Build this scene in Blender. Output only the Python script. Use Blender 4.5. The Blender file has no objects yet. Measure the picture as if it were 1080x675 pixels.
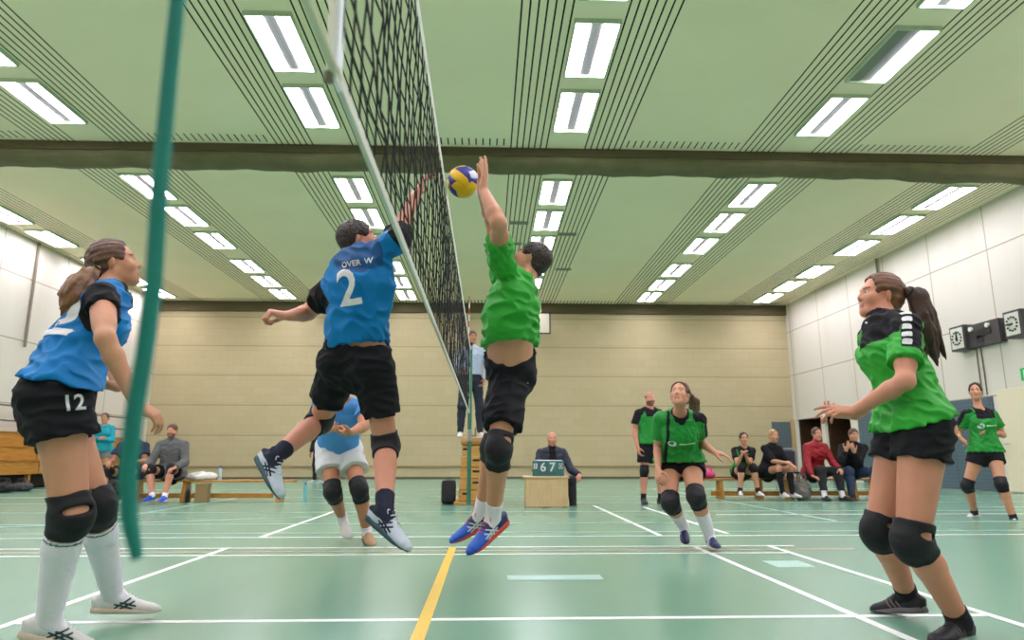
# volleyball hall: every object is built from mesh code below
LIGHT = 11.0
EXPO = 1.36
import bpy, bmesh, math, random
import numpy as np
from mathutils import Vector, Matrix
from mathutils.bvhtree import BVHTree

random.seed(7)
SC = bpy.context.scene
COL = SC.collection
V3 = lambda *a: np.array(a, dtype=float)
def nrm(v):
    v = np.asarray(v, float); n = np.linalg.norm(v)
    return v / n if n > 1e-9 else v
def lerp(a, b, t): return np.asarray(a, float) * (1 - t) + np.asarray(b, float) * t

# ------------------------------------------------------------------ camera
F_PX = 720.0; PITCH = math.radians(11.4); YAW = math.radians(2.05); CAM = V3(0, 0, 0.73)
_cy, _sy, _cp, _sp = math.cos(YAW), math.sin(YAW), math.cos(PITCH), math.sin(PITCH)
C_R = V3(_cy, -_sy, 0); C_F = V3(_sy * _cp, _cy * _cp, _sp); C_U = np.cross(C_R, C_F)
def ray(px, py):
    return C_F + C_R * ((px - 540.0) / F_PX) + C_U * ((337.5 - py) / F_PX)
def at(px, py, Y):
    d = ray(px, py); return CAM + d * (Y / d[1])
def atz(px, py, z):
    d = ray(px, py); return CAM + d * ((z - CAM[2]) / d[2])
def atx(px, py, x):
    d = ray(px, py); return CAM + d * (x / d[0])
cam_d = bpy.data.cameras.new('camera'); cam = bpy.data.objects.new('camera', cam_d); COL.objects.link(cam)
cam_d.sensor_width = 36.0; cam_d.lens = 36.0 * F_PX / 1080.0; cam_d.clip_start = 0.05; cam_d.clip_end = 200
cam.matrix_world = Matrix(((C_R[0], C_U[0], -C_F[0], CAM[0]), (C_R[1], C_U[1], -C_F[1], CAM[1]), (C_R[2], C_U[2], -C_F[2], CAM[2]), (0, 0, 0, 1)))
cam_d.dof.use_dof = True; cam_d.dof.focus_distance = 4.3; cam_d.dof.aperture_fstop = 2.8
SC.camera = cam

# ------------------------------------------------------------------ materials
def s2l(c):
    return tuple(((x / 12.92) if x <= .04045 else ((x + .055) / 1.055) ** 2.4) for x in (v / 255.0 for v in c))
MATS = {}
def mat(name, rgb, rough=.6, spec=.4, bump=0, bscale=200, metal=0, var=0, vscale=6, emit=None, estr=0, sheen=0, coat=0, lin=False, sss=0):
    if name in MATS: return MATS[name]
    m = bpy.data.materials.new(name); m.use_nodes = True; MATS[name] = m
    nt = m.node_tree; b = nt.nodes['Principled BSDF']
    c = rgb if lin else s2l(rgb)
    b.inputs['Base Color'].default_value = (*c, 1); b.inputs['Roughness'].default_value = rough
    b.inputs['Specular IOR Level'].default_value = spec; b.inputs['Metallic'].default_value = metal
    if sheen: b.inputs['Sheen Weight'].default_value = sheen
    if coat: b.inputs['Coat Weight'].default_value = coat
    if sss:
        b.inputs['Subsurface Weight'].default_value = sss; b.inputs['Subsurface Radius'].default_value = (.012, .005, .003); b.inputs['Subsurface Scale'].default_value = 1
    tc = None
    if bump or var:
        tc = nt.nodes.new('ShaderNodeTexCoord')
    if var:
        n = nt.nodes.new('ShaderNodeTexNoise'); n.inputs['Scale'].default_value = vscale; n.inputs['Detail'].default_value = 5
        nt.links.new(tc.outputs['Object'], n.inputs['Vector'])
        mp = nt.nodes.new('ShaderNodeMapRange'); mp.inputs['From Min'].default_value = .3; mp.inputs['From Max'].default_value = .7
        mp.inputs['To Min'].default_value = 1 - var; mp.inputs['To Max'].default_value = 1 + var
        nt.links.new(n.outputs['Fac'], mp.inputs['Value'])
        h = nt.nodes.new('ShaderNodeMix'); h.data_type = 'RGBA'; h.blend_type = 'MULTIPLY'; h.inputs['Factor'].default_value = 1
        h.inputs['A'].default_value = (*c, 1); nt.links.new(mp.outputs['Result'], h.inputs['B']); nt.links.new(h.outputs['Result'], b.inputs['Base Color'])
    if bump:
        n = nt.nodes.new('ShaderNodeTexNoise'); n.inputs['Scale'].default_value = bscale; n.inputs['Detail'].default_value = 3
        nt.links.new(tc.outputs['Object'], n.inputs['Vector'])
        bp = nt.nodes.new('ShaderNodeBump'); bp.inputs['Strength'].default_value = bump; bp.inputs['Distance'].default_value = .01
        nt.links.new(n.outputs['Fac'], bp.inputs['Height']); nt.links.new(bp.outputs['Normal'], b.inputs['Normal'])
    if emit:
        b.inputs['Emission Color'].default_value = (*s2l(emit), 1); b.inputs['Emission Strength'].default_value = estr
    return m

# ------------------------------------------------------------------ objects
def tag(o, label=None, cat=None, group=None, kind=None):
    if label: o['label'] = label
    if cat: o['category'] = cat
    if group: o['group'] = group
    if kind: o['kind'] = kind
    return o
def empty(name, loc, label=None, cat=None, group=None, kind=None):
    o = bpy.data.objects.new(name, None); COL.objects.link(o); o.location = Vector(loc); o.empty_display_size = .1
    return tag(o, label, cat, group, kind)
def root_loc(p):
    v = Vector((0, 0, 0))
    while p is not None: v += p.location; p = p.parent
    return v
def link(name, me, mats, parent=None, smooth=False, label=None):
    """vertices are given in world coordinates; the object sits at its parent's origin"""
    for m in (mats if isinstance(mats, (list, tuple)) else [mats]): me.materials.append(m)
    if smooth: me.polygons.foreach_set('use_smooth', np.ones(len(me.polygons), dtype=bool))
    o = bpy.data.objects.new(name, me); COL.objects.link(o)
    if parent is not None:
        o.parent = parent; off = root_loc(parent)
        me.transform(Matrix.Translation(-off))
    if label: o['label'] = label
    return o
class MB:
    """collects boxes, bars, tubes and lathes into one mesh"""
    def __init__(s): s.v = []; s.f = []; s.m = []
    def add(s, vs, fs, mi=0):
        k = len(s.v); s.v += [tuple(float(c) for c in v) for v in vs]; s.f += [tuple(k + i for i in f) for f in fs]; s.m += [mi] * len(fs); return s
    def box(s, lo, hi, mi=0, bev=0):
        x0, y0, z0 = lo; x1, y1, z1 = hi
        return s.obox((np.array(lo) + np.array(hi)) / 2.0, (1, 0, 0), (0, 1, 0), (x1 - x0, y1 - y0, z1 - z0), mi, bev)
    def obox(s, c, ax, ay, size, mi=0, bev=0):
        ax = nrm(ax); ay = nrm(ay); az = np.cross(ax, ay); h = np.array(size) / 2.0; c = np.asarray(c, float)
        if bev <= 0:
            vs = [c + ax * h[0] * i + ay * h[1] * j + az * h[2] * k for k in (-1, 1) for j in (-1, 1) for i in (-1, 1)]
            return s.add(vs, [(0, 2, 3, 1), (4, 5, 7, 6), (0, 1, 5, 4), (2, 6, 7, 3), (0, 4, 6, 2), (1, 3, 7, 5)], mi)
        b = min(bev, h.min() * .9); bm = bmesh.new(); bmesh.ops.create_cube(bm, size=1)
        for v in bm.verts: v.co = Vector((v.co.x * size[0], v.co.y * size[1], v.co.z * size[2]))
        bmesh.ops.bevel(bm, geom=list(bm.edges), offset=b, segments=2, affect='EDGES', profile=.6)
        bm.verts.index_update(); vs = [c + ax * v.co.x + ay * v.co.y + az * v.co.z for v in bm.verts]
        fs = [tuple(v.index for v in f.verts) for f in bm.faces]; bm.free(); return s.add(vs, fs, mi)
    def tube(s, pts, r, seg=8, mi=0, cap=True):
        pts = [np.asarray(p, float) for p in pts]; n = len(pts); rs = r if isinstance(r, (list, tuple)) else [r] * n
        rings = []; u = None
        for i, p in enumerate(pts):
            t = nrm(pts[min(i + 1, n - 1)] - pts[max(i - 1, 0)])
            if u is None: u = np.cross(t, (0, 0, 1)) if abs(t[2]) < .9 else np.cross(t, (1, 0, 0))
            u = nrm(u - t * np.dot(u, t)); w = np.cross(t, u)
            rings.append([p + (u * math.cos(2 * math.pi * k / seg) + w * math.sin(2 * math.pi * k / seg)) * rs[i] for k in range(seg)])
        vs = [v for ring in rings for v in ring]
        fs = [(i * seg + k, i * seg + (k + 1) % seg, (i + 1) * seg + (k + 1) % seg, (i + 1) * seg + k) for i in range(n - 1) for k in range(seg)]
        if cap: fs += [tuple(range(seg))[::-1], tuple((n - 1) * seg + k for k in range(seg))]
        return s.add(vs, fs, mi)
    def poly(s, pts, mi=0): return s.add(pts, [tuple(range(len(pts)))], mi)
    def prism(s, pts, d, mi=0):
        n = len(pts); d = np.asarray(d, float); vs = [np.asarray(p, float) for p in pts]; vs += [p + d for p in vs]
        return s.add(vs, [tuple(range(n))[::-1], tuple(range(n, 2 * n))] + [(i, (i + 1) % n, n + (i + 1) % n, n + i) for i in range(n)], mi)
    def sphere(s, c, r, seg=16, rings=10, mi=0, scale=(1, 1, 1)):
        bm = bmesh.new(); bmesh.ops.create_uvsphere(bm, u_segments=seg, v_segments=rings, radius=r); bm.verts.index_update()
        vs = [np.asarray(c) + np.array(v.co) * np.array(scale) for v in bm.verts]; fs = [tuple(v.index for v in f.verts) for f in bm.faces]; bm.free(); return s.add(vs, fs, mi)
    def disc(s, c, n, r, th, seg=24, mi=0): n = nrm(n); return s.tube([np.asarray(c), np.asarray(c) + n * th], r, seg, mi)
    def build(s, name, mats, parent=None, smooth=False, label=None):
        me = bpy.data.meshes.new(name); me.from_pydata(s.v, [], s.f); me.update()
        o = link(name, me, mats, parent, smooth, label)
        if any(s.m): me.polygons.foreach_set('material_index', np.array(s.m, dtype=np.int32))
        if smooth:
            try: me.set_sharp_from_angle(angle=math.radians(40))
            except Exception: pass
        return o
def copy_tree(o, parent=None):
    c = o.copy(); COL.objects.link(c); c.parent = parent
    for ch in o.children: copy_tree(ch, c)
    return c

# ------------------------------------------------------------------ lettering
def text_mesh(txt, size):
    cu = bpy.data.curves.new('t', 'FONT'); cu.body = txt; cu.size = size; cu.align_x = 'CENTER'; cu.align_y = 'CENTER'; cu.resolution_u = 3; cu.offset = size * .018
    o = bpy.data.objects.new('t', cu); COL.objects.link(o)
    dg = bpy.context.evaluated_depsgraph_get(); me = bpy.data.meshes.new_from_object(o.evaluated_get(dg))
    bpy.data.objects.remove(o); bpy.data.curves.remove(cu); return me
def flat_text(name, txt, size, c, r, u, m, parent, label=None, depth=.004, sx=1.0):
    me = text_mesh(txt, size); r = nrm(r); u = nrm(u); n = np.cross(r, u); c = np.asarray(c, float)
    for v in me.vertices: v.co = Vector(c + r * v.co.x * sx + u * v.co.y + n * depth)
    return link(name, me, m, parent, False, label)
def decal(name, src, targets, c, r, u, m, parent, lift=.003, cut=.012, reach=.25, label=None):
    """src: a mesh in the xy plane (text or patch) laid onto target objects along the direction u x r"""
    r = nrm(r); u = nrm(u); n = np.cross(r, u); c = np.asarray(c, float)
    bm = bmesh.new(); bm.from_mesh(src)
    for _ in range(6):
        es = [e for e in bm.edges if e.calc_length() > cut]
        if not es: break
        bmesh.ops.subdivide_edges(bm, edges=es, cuts=1); bmesh.ops.triangulate(bm, faces=[f for f in bm.faces if len(f.verts) > 3])
    trees = []
    for t in (targets if isinstance(targets, (list, tuple)) else [targets]):
        off = np.array(root_loc(t)); co = np.empty(len(t.data.vertices) * 3); t.data.vertices.foreach_get('co', co)
        trees.append(BVHTree.FromPolygons([tuple(x) for x in co.reshape(-1, 3) + off], [tuple(p.vertices) for p in t.data.polygons]))
    dead = []
    for v in bm.verts:
        p = c + r * v.co.x + u * v.co.y + n * reach; best = None
        for tr in trees:
            h, hn, _, dist = tr.ray_cast(Vector(p), Vector(-n), 2 * reach)
            if h is not None and (best is None or dist < best[2]): best = (h, hn, dist)
        if best is None: dead.append(v)
        else: v.co = best[0] + Vector(n) * lift
    bmesh.ops.delete(bm, geom=dead, context='VERTS')
    me = bpy.data.meshes.new(name); bm.to_mesh(me); bm.free()
    return link(name, me, m, parent, True, label)
def patch_mesh(w, h, round_=.25, hole=None):
    bm = bmesh.new(); k = 5; rr = min(w, h) * round_
    pts = []
    for cx, cy, a0 in ((w / 2 - rr, h / 2 - rr, 0), (-w / 2 + rr, h / 2 - rr, 90), (-w / 2 + rr, -h / 2 + rr, 180), (w / 2 - rr, -h / 2 + rr, 270)):
        pts += [(cx + rr * math.cos(math.radians(a0 + 90 * i / k)), cy + rr * math.sin(math.radians(a0 + 90 * i / k)), 0) for i in range(k + 1)]
    bm.faces.new([bm.verts.new(p) for p in pts]); me = bpy.data.meshes.new('p'); bm.to_mesh(me); bm.free(); return me
def disc_mesh(r, seg=20):
    bm = bmesh.new(); bm.faces.new([bm.verts.new((r * math.cos(2 * math.pi * i / seg), r * math.sin(2 * math.pi * i / seg), 0)) for i in range(seg)])
    me = bpy.data.meshes.new('p'); bm.to_mesh(me); bm.free(); return me

# ------------------------------------------------------------------ smooth solids (signed distances, surface nets)
class Prim:
    def __init__(s, lo, hi, f): s.lo = np.asarray(lo, float); s.hi = np.asarray(hi, float); s.f = f
def cone(a, b, ra, rb):
    a = np.asarray(a, float); b = np.asarray(b, float); d = b - a; L2 = max(float(d @ d), 1e-9); R = max(ra, rb)
    def f(X, Y, Z):
        px, py, pz = X - a[0], Y - a[1], Z - a[2]
        t = np.clip((px * d[0] + py * d[1] + pz * d[2]) / L2, 0, 1)
        return np.sqrt((px - t * d[0]) ** 2 + (py - t * d[1]) ** 2 + (pz - t * d[2]) ** 2) - (ra + (rb - ra) * t)
    return Prim(np.minimum(a, b) - R, np.maximum(a, b) + R, f)
def ball(c, r): return ell(c, ((1, 0, 0), (0, 1, 0), (0, 0, 1)), (r, r, r))
def ell(c, axes, rad):
    c = np.asarray(c, float); A = [nrm(a) for a in axes]; r = [float(x) for x in rad]; R = max(r)
    def f(X, Y, Z):
        px, py, pz = X - c[0], Y - c[1], Z - c[2]; q0 = 0; q1 = 0
        for a, rr in zip(A, r):
            u = px * a[0] + py * a[1] + pz * a[2]; q0 = q0 + (u / rr) ** 2; q1 = q1 + (u / (rr * rr)) ** 2
        k0 = np.sqrt(q0); k1 = np.sqrt(q1) + 1e-6
        return np.where(k0 < .2, -min(r) * (1 - k0), k0 * (k0 - 1) / k1)
    return Prim(c - R, c + R, f)
def loft(st):
    """st: list of (centre, right, forward, half width, half depth)"""
    S = [tuple(np.asarray(x, float) for x in (c, r, w)) + (float(a), float(b)) for c, r, w, a, b in st]
    lo = np.min([s[0] - max(s[3], s[4]) for s in S], axis=0); hi = np.max([s[0] + max(s[3], s[4]) for s in S], axis=0)
    def f(X, Y, Z):
        best = None
        for i in range(len(S) - 1):
            c0, r0, f0, a0, b0 = S[i]; c1, r1, f1, a1, b1 = S[i + 1]; d = c1 - c0; L = math.sqrt(float(d @ d)) + 1e-9; d = d / L
            px, py, pz = X - c0[0], Y - c0[1], Z - c0[2]
            h = px * d[0] + py * d[1] + pz * d[2]; t = np.clip(h / L, 0, 1)
            r = nrm(r0 + r1); w = nrm(f0 + f1); r = nrm(r - d * (r @ d)); w = nrm(w - d * (w @ d) - r * (w @ r))
            u = px * r[0] + py * r[1] + pz * r[2]; v = px * w[0] + py * w[1] + pz * w[2]; e = h - t * L
            a = a0 + (a1 - a0) * t; b = b0 + (b1 - b0) * t; m = np.minimum(a, b)
            k0 = np.sqrt((u / a) ** 2 + (v / b) ** 2 + (e / m) ** 2); k1 = np.sqrt((u / (a * a)) ** 2 + (v / (b * b)) ** 2 + (e / (m * m)) ** 2) + 1e-6
            q = np.where(k0 < .2, -m * (1 - k0), k0 * (k0 - 1) / k1)
            best = q if best is None else np.minimum(best, q)
        return best
    return Prim(lo, hi, f)
def smin(a, b, k):
    if k <= 0: return np.minimum(a, b)
    h = np.maximum(k - np.abs(a - b), 0) / k; return np.minimum(a, b) - h * h * k * .25
def smax(a, b, k): return -smin(-a, -b, k)
def cut(p, *planes, k=0.004):
    """keep the side the normal points away from"""
    P = [(np.asarray(c, float), nrm(n)) for c, n in planes]
    def f(X, Y, Z):
        d = p.f(X, Y, Z)
        for c, n in P: d = smax(d, (X - c[0]) * n[0] + (Y - c[1]) * n[1] + (Z - c[2]) * n[2], k)
        return d
    return Prim(p.lo, p.hi, f)
def minus(p, *qs, k=.006):
    def f(X, Y, Z):
        d = p.f(X, Y, Z)
        for q in qs: d = smax(d, -q.f(X, Y, Z), k)
        return d
    return Prim(p.lo, p.hi, f)
def both(p, q, k=.003):
    return Prim(np.maximum(p.lo, q.lo), np.minimum(p.hi, q.hi), lambda X, Y, Z: smax(p.f(X, Y, Z), q.f(X, Y, Z), k))
def grow(p, g): return Prim(p.lo - g, p.hi + g, lambda X, Y, Z: p.f(X, Y, Z) - g)
def union(ps, k=.02):
    def f(X, Y, Z):
        d = None
        for p in ps:
            q = p.f(X, Y, Z); d = q if d is None else smin(d, q, k)
        return d
    return Prim(np.min([p.lo for p in ps], axis=0), np.max([p.hi for p in ps], axis=0), f)
def wrinkle(p, amp, freq, seed=0, stretch=(1, 1, 1)):
    rs = np.random.RandomState(seed); W = rs.normal(size=(6, 3)) * np.array(stretch); W /= np.linalg.norm(W, axis=1)[:, None]; W *= freq * (0.6 + 1.1 * rs.rand(6)[:, None]); ph = rs.rand(6) * 6.28
    def f(X, Y, Z):
        n = 0
        for w, h in zip(W, ph): n = n + np.sin(X * w[0] + Y * w[1] + Z * w[2] + h + 1.3 * np.sin(Z * freq * .45 + X * freq * .3 + h * 2))
        return p.f(X, Y, Z) + amp * (np.abs(n) * .55 - .6)
    return Prim(p.lo - amp * 2, p.hi + amp * 2, f)
def solid(ops, h):
    """ops: list of ('u'|'s'|'i', prim, k) -> vertices, quads"""
    us = [o[1] for o in ops if o[0] == 'u']
    lo = np.min([p.lo for p in us], axis=0) - 3 * h; hi = np.max([p.hi for p in us], axis=0) + 3 * h
    n = np.ceil((hi - lo) / h).astype(int) + 1
    ax = [(lo[i] + h * np.arange(n[i])).astype(np.float32) for i in range(3)]
    D = np.full(n, .08, dtype=np.float32)
    for op, p, k in ops:
        pad = k + 3 * h
        i0 = np.clip(np.floor((p.lo - pad - lo) / h).astype(int), 0, n); i1 = np.clip(np.ceil((p.hi + pad - lo) / h).astype(int) + 1, 0, n)
        if np.any(i1 <= i0): continue
        sl = tuple(slice(a, b) for a, b in zip(i0, i1))
        q = p.f(ax[0][sl[0]][:, None, None], ax[1][sl[1]][None, :, None], ax[2][sl[2]][None, None, :]).astype(np.float32)
        if op == 'u': D[sl] = smin(D[sl], q, k)
        elif op == 's': D[sl] = smax(D[sl], -q, k)
        elif op == 'i': D[sl] = smax(D[sl], q, k)
    I = D < 0
    c = I.astype(np.int8); s = c[:-1] + c[1:]; s = s[:, :-1] + s[:, 1:]; s = s[:, :, :-1] + s[:, :, 1:]
    act = (s > 0) & (s < 8); idx = np.argwhere(act); N = len(idx)
    if N == 0: return np.zeros((0, 3)), np.zeros((0, 4), int)
    vid = np.full(act.shape, -1, dtype=np.int32); vid[act] = np.arange(N)
    offs = np.array([(i, j, k) for i in (0, 1) for j in (0, 1) for k in (0, 1)])
    val = np.stack([D[tuple((idx + o).T)] for o in offs], 1)
    acc = np.zeros((N, 3)); cnt = np.zeros(N)
    for a in range(8):
        for ax_i, bit in ((0, 4), (1, 2), (2, 1)):
            if a & bit: continue
            b = a | bit; va, vb = val[:, a], val[:, b]; m = (va < 0) != (vb < 0)
            t = np.where(m, va / np.where(m, va - vb, 1), 0)
            pt = np.repeat(offs[a][None].astype(float), N, 0); pt[:, ax_i] += t
            acc += pt * m[:, None]; cnt += m
    P = lo + (idx + acc / cnt[:, None]) * h
    quads = []
    for a in range(3):
        b, e = (a + 1) % 3, (a + 2) % 3
        sa = [slice(None)] * 3; sb = [slice(None)] * 3; sa[a] = slice(None, -1); sb[a] = slice(1, None)
        A = I[tuple(sa)]; B = I[tuple(sb)]; E = np.argwhere(A != B)
        ok = (E[:, b] > 0) & (E[:, e] > 0) & (E[:, b] < n[b] - 1) & (E[:, e] < n[e] - 1); E = E[ok]
        flip = A[tuple(E.T)]
        q = []
        for db, de in ((-1, -1), (0, -1), (0, 0), (-1, 0)):
            o = E.copy(); o[:, b] += db; o[:, e] += de; q.append(vid[tuple(o.T)])
        q = np.stack(q, 1); q[~flip] = q[~flip][:, ::-1]; quads.append(q)
    return P, np.concatenate(quads)
def solid_mesh(name, ops, h, mats, parent, pick=None, label=None, relax=0):
    if isinstance(ops, Prim): ops = [('u', ops, 0)]
    P, Q = solid(ops, h)
    if len(P) == 0: return None
    for _ in range(relax):
        A = np.zeros_like(P); c = np.zeros(len(P))
        for i in range(4):
            np.add.at(A, Q[:, i], P[Q[:, (i + 1) % 4]]); np.add.at(A, Q[:, (i + 1) % 4], P[Q[:, i]]); np.add.at(c, Q[:, i], 1); np.add.at(c, Q[:, (i + 1) % 4], 1)
        P = P * .5 + .5 * A / c[:, None]
    me = bpy.data.meshes.new(name); me.vertices.add(len(P)); me.vertices.foreach_set('co', P.astype(np.float32).ravel())
    me.loops.add(len(Q) * 4); me.loops.foreach_set('vertex_index', Q.astype(np.int32).ravel())
    me.polygons.add(len(Q)); me.polygons.foreach_set('loop_start', np.arange(0, len(Q) * 4, 4, dtype=np.int32))
    me.update(calc_edges=True); me.validate()
    o = link(name, me, mats, parent, True, label)
    if pick is not None:
        mi = pick(P[Q].mean(axis=1)); me.polygons.foreach_set('material_index', np.asarray(mi, dtype=np.int32))
    return o
# ------------------------------------------------------------------ people
def strands(p, amp, freq, axis, seed=3):
    """fine grooves running along an axis"""
    axis = nrm(axis); rs = np.random.RandomState(seed); W = rs.normal(size=(5, 3)); W -= np.outer(W @ axis, axis); W /= np.linalg.norm(W, axis=1)[:, None]; W = W + .06 * rs.normal(size=(5, 3)); W *= freq * (.5 + .8 * rs.rand(5)[:, None]); ph = rs.rand(5) * 6.28
    def f(X, Y, Z):
        n = 0; a = X * axis[0] + Y * axis[1] + Z * axis[2]
        for w, h in zip(W, ph): n = n + np.sin(X * w[0] + Y * w[1] + Z * w[2] + h + .8 * np.sin(a * 30 + h))
        return p.f(X, Y, Z) + amp * (n * .5)
    return Prim(p.lo - amp * 2, p.hi + amp * 2, f)
def solve(p, px, py, L, side):
    """the point on the sight line through (px, py) at distance L from p, on its near or far side"""
    d = nrm(ray(px, py)); w = p - CAM; m = float(w @ d); perp2 = float(w @ w) - m * m; k = L * L - perp2
    if k <= 0: return CAM + d * m, math.sqrt(perp2) / L
    return CAM + d * (m + (math.sqrt(k) if side == 'f' else -math.sqrt(k))), 1.0
def rotv(v, axis, a):
    axis = nrm(axis); v = np.asarray(v, float)
    return v * math.cos(a) + np.cross(axis, v) * math.sin(a) + axis * (axis @ v) * (1 - math.cos(a))

SKIN = {'fair': (198, 142, 112), 'tan': (182, 124, 92), 'pink': (203, 140, 114)}
def skin_mat(k): return mat('skin_' + k, SKIN[k], rough=.5, spec=.35, bump=.05, bscale=90, var=.05, vscale=14, sss=.06)

def hand_ops(W, Hd, Pn, side, s, curl=.3, spread=.12, thumb=.5, fc=None):
    Hd = nrm(Hd); Pn = nrm(Pn - Hd * (Pn @ Hd)); T = np.cross(Hd, Pn) * (1 if side == 'R' else -1)
    L = lambda a, b, c: W + (Hd * a + T * b + Pn * c) * s
    ops = []
    kn = [(.092, .029), (.096, .0085), (.091, -.0115), (.082, -.029)]
    ph = [(.044, .026, .021), (.049, .030, .022), (.046, .028, .022), (.036, .021, .019)]
    for i, (a, b) in enumerate(kn):
        ops.append(('u', cone(L(.004, b * .55, 0), L(a, b, 0), .0145 * s, .0115 * s), .014 * s))
        base = L(a, b, 0); d = rotv(Hd, Pn, (b * spread * 8) * (-1 if side == 'R' else 1) * -1)
        if (d @ T) * b < 0: d = rotv(Hd, Pn, (b * spread * 8) * (-1 if side == 'R' else 1))
        c = (fc[i] if fc else curl); ax = np.cross(d, Pn); r = [.0098, .0088, .0078, .0068]
        for j, l in enumerate(ph[i]):
            d = rotv(d, ax, c * (1.1, 1.25, .8)[j]); e = base + d * l * s
            ops.append(('u', cone(base, e, r[j] * s * (.9 if i == 3 else 1), r[j + 1] * s * (.9 if i == 3 else 1)), .004 * s)); base = e
    ops.append(('u', cone(L(.02, .015, .012), L(.06, .018, .012), .014 * s, .012 * s), .014 * s))
    ops.append(('u', cone(L(.02, -.02, .01), L(.06, -.024, .008), .013 * s, .011 * s), .014 * s))
    d = nrm(Hd * .62 + T * (.9 * thumb + .2) + Pn * (.75 - .55 * thumb)); b = L(.018, .02, .006); e = b + d * .047 * s
    ops.append(('u', cone(b, e, .0165 * s, .0125 * s), .012 * s)); ax = np.cross(d, nrm(Hd + Pn * .4 - T * .2))
    d = rotv(d, ax, .3); b = e; e = b + d * .034 * s; ops.append(('u', cone(b, e, .0118 * s, .0102 * s), .004 * s))
    d = rotv(d, ax, .25 + curl * .4); b = e; e = b + d * .027 * s; ops.append(('u', cone(b, e, .0102 * s, .0078 * s), .004 * s))
    return ops

def person(label, sp, cat='person', group=None):
    s = sp.get('H', 1.8) / 1.8; fem = sp.get('fem', False); q = sp.get('q', .006); fat = sp.get('fat', 1.0); lw = sp.get('leg', 1.0) * s; aw = sp.get('arm', .92 if fem else 1.0) * s
    J = {}; warn = []
    def get(name, parent, L, spec):
        if len(spec) == 3 and not isinstance(spec[2], str): J[name] = at(*spec); r = np.linalg.norm(J[name] - J[parent]) / L
        elif len(spec) == 1: J[name] = J[parent] + nrm(spec[0]) * L; r = 1
        else: J[name], r = solve(J[parent], spec[0], spec[1], L, spec[2])
        if abs(r - 1) > .12: warn.append('%s %.2f' % (name, r))
    J['P'] = at(*sp['P']) if not isinstance(sp['P'], np.ndarray) else sp['P']
    get('N', 'P', .53 * s, sp['N'])
    up = nrm(J['N'] - J['P']); hax = nrm(sp['hax']); hax = nrm(hax - up * (hax @ up) * .6); sax = nrm(sp.get('sax', sp['hax']))
    hw = (.098 if fem else .094) * s; sw = sp.get('sw', (.158 if fem else .185)) * s
    fwd = nrm(np.cross(up, nrm(hax - up * (hax @ up)))); sfw = nrm(np.cross(up, nrm(sax - up * (sax @ up))))
    S0 = J['N'] - up * .055 * s; lift = sp.get('lift', {})
    for sd, g in (('L', -1), ('R', 1)):
        J['sh' + sd] = S0 + sax * sw * g + np.asarray(lift.get(sd, (0, 0, 0)), float); J['hi' + sd] = J['P'] + hax * hw * g
        get('el' + sd, 'sh' + sd, .305 * s, sp['el' + sd]); get('wr' + sd, 'el' + sd, .262 * s, sp['wr' + sd])
        get('kn' + sd, 'hi' + sd, .45 * s, sp['kn' + sd]); get('an' + sd, 'kn' + sd, .435 * s, sp['an' + sd])
        get('to' + sd, 'an' + sd, .215 * s, sp['to' + sd])
    get('Hd', 'N', .19 * s, sp['head'])
    if warn: print('LIMBS', label[:40], warn)
    ground = V3(J['P'][0], J['P'][1], sp.get('ground', 0.0)); root = empty('person', ground, label, cat, group)
    sk = skin_mat(sp.get('skin', 'fair')); lip = mat('lip', (172, 98, 84), rough=.4); brow = mat('brow_' + sp.get('hairc', 'brown'), {'brown': (70, 48, 34), 'dark': (45, 34, 28), 'ginger': (110, 72, 46), 'blond': (150, 115, 75), 'grey': (120, 112, 105)}[sp.get('hairc', 'brown')], rough=.6)
    # torso
    if fem: TS = [(-.15, .09, .085), (0, .170, .118), (.2, .150, .108), (.42, .122, .092), (.6, .130, .100), (.78, .146, .108), (.92, .128, .084), (1.03, .055, .052)]
    else: TS = [(-.15, .09, .085), (0, .163, .115), (.2, .154, .112), (.42, .146, .108), (.6, .158, .114), (.78, .174, .116), (.92, .150, .092), (1.03, .066, .060)]
    bend = sp.get('bend', 0.0); go, gr = sp.get('glute', (.045, .088))
    def torso(g0, g1=None, t0=None, t1=None):
        st = []
        for t, a, b in TS:
            if t0 is not None and t < t0 - .25 or t1 is not None and t > t1 + .2: continue
            m = min(max(t, 0), 1); g = g0 if g1 is None else g1 + (g0 - g1) * m; fb = fat if .0 < t < .7 else 1 + (fat - 1) * .4
            st.append((lerp(J['P'], J['N'], t) + fwd * bend * math.sin(math.pi * m) + fwd * .012 * s * (t > .5), lerp(hax, sax, m), lerp(fwd, sfw, m), a * s * fb + g, b * s * fb + g))
        return loft(st)
    def thigh(sd, g=0, f=1.0, loose=0):
        h, k = J['hi' + sd], J['kn' + sd]; e = lerp(h, k, f); r0, r1 = (.092 if fem else .088) * lw, .056 * lw
        return cone(h, e, r0 + g, r0 + (r1 - r0) * f + g + loose)
    def kdir(sd):
        h, k, a = J['hi' + sd], J['kn' + sd], J['an' + sd]; v = (k - (h + a) / 2) * 6 + fwd * .12; ax = nrm(a - h); return nrm(v - ax * (v @ ax))
    def shank(sd, g=0, f0=0.0, f1=1.0):
        k, a = J['kn' + sd], J['an' + sd]; kd = kdir(sd); c = [cone(k, lerp(k, a, .3) - kd * .012 * lw, .053 * lw + g, .056 * lw + g), cone(lerp(k, a, .3) - kd * .012 * lw, a, .056 * lw + g, .036 * lw + g)]
        return union(c, .02)
    def knee(sd, g=0): return ell(J['kn' + sd] + kdir(sd) * .010 * lw, (kdir(sd), np.cross(kdir(sd), (0.1, .2, 1)), (0, 0, 1)), (.052 * lw + g, .052 * lw + g, .056 * lw + g)) if False else ball(J['kn' + sd] + kdir(sd) * .010 * lw, .053 * lw + g)
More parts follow.
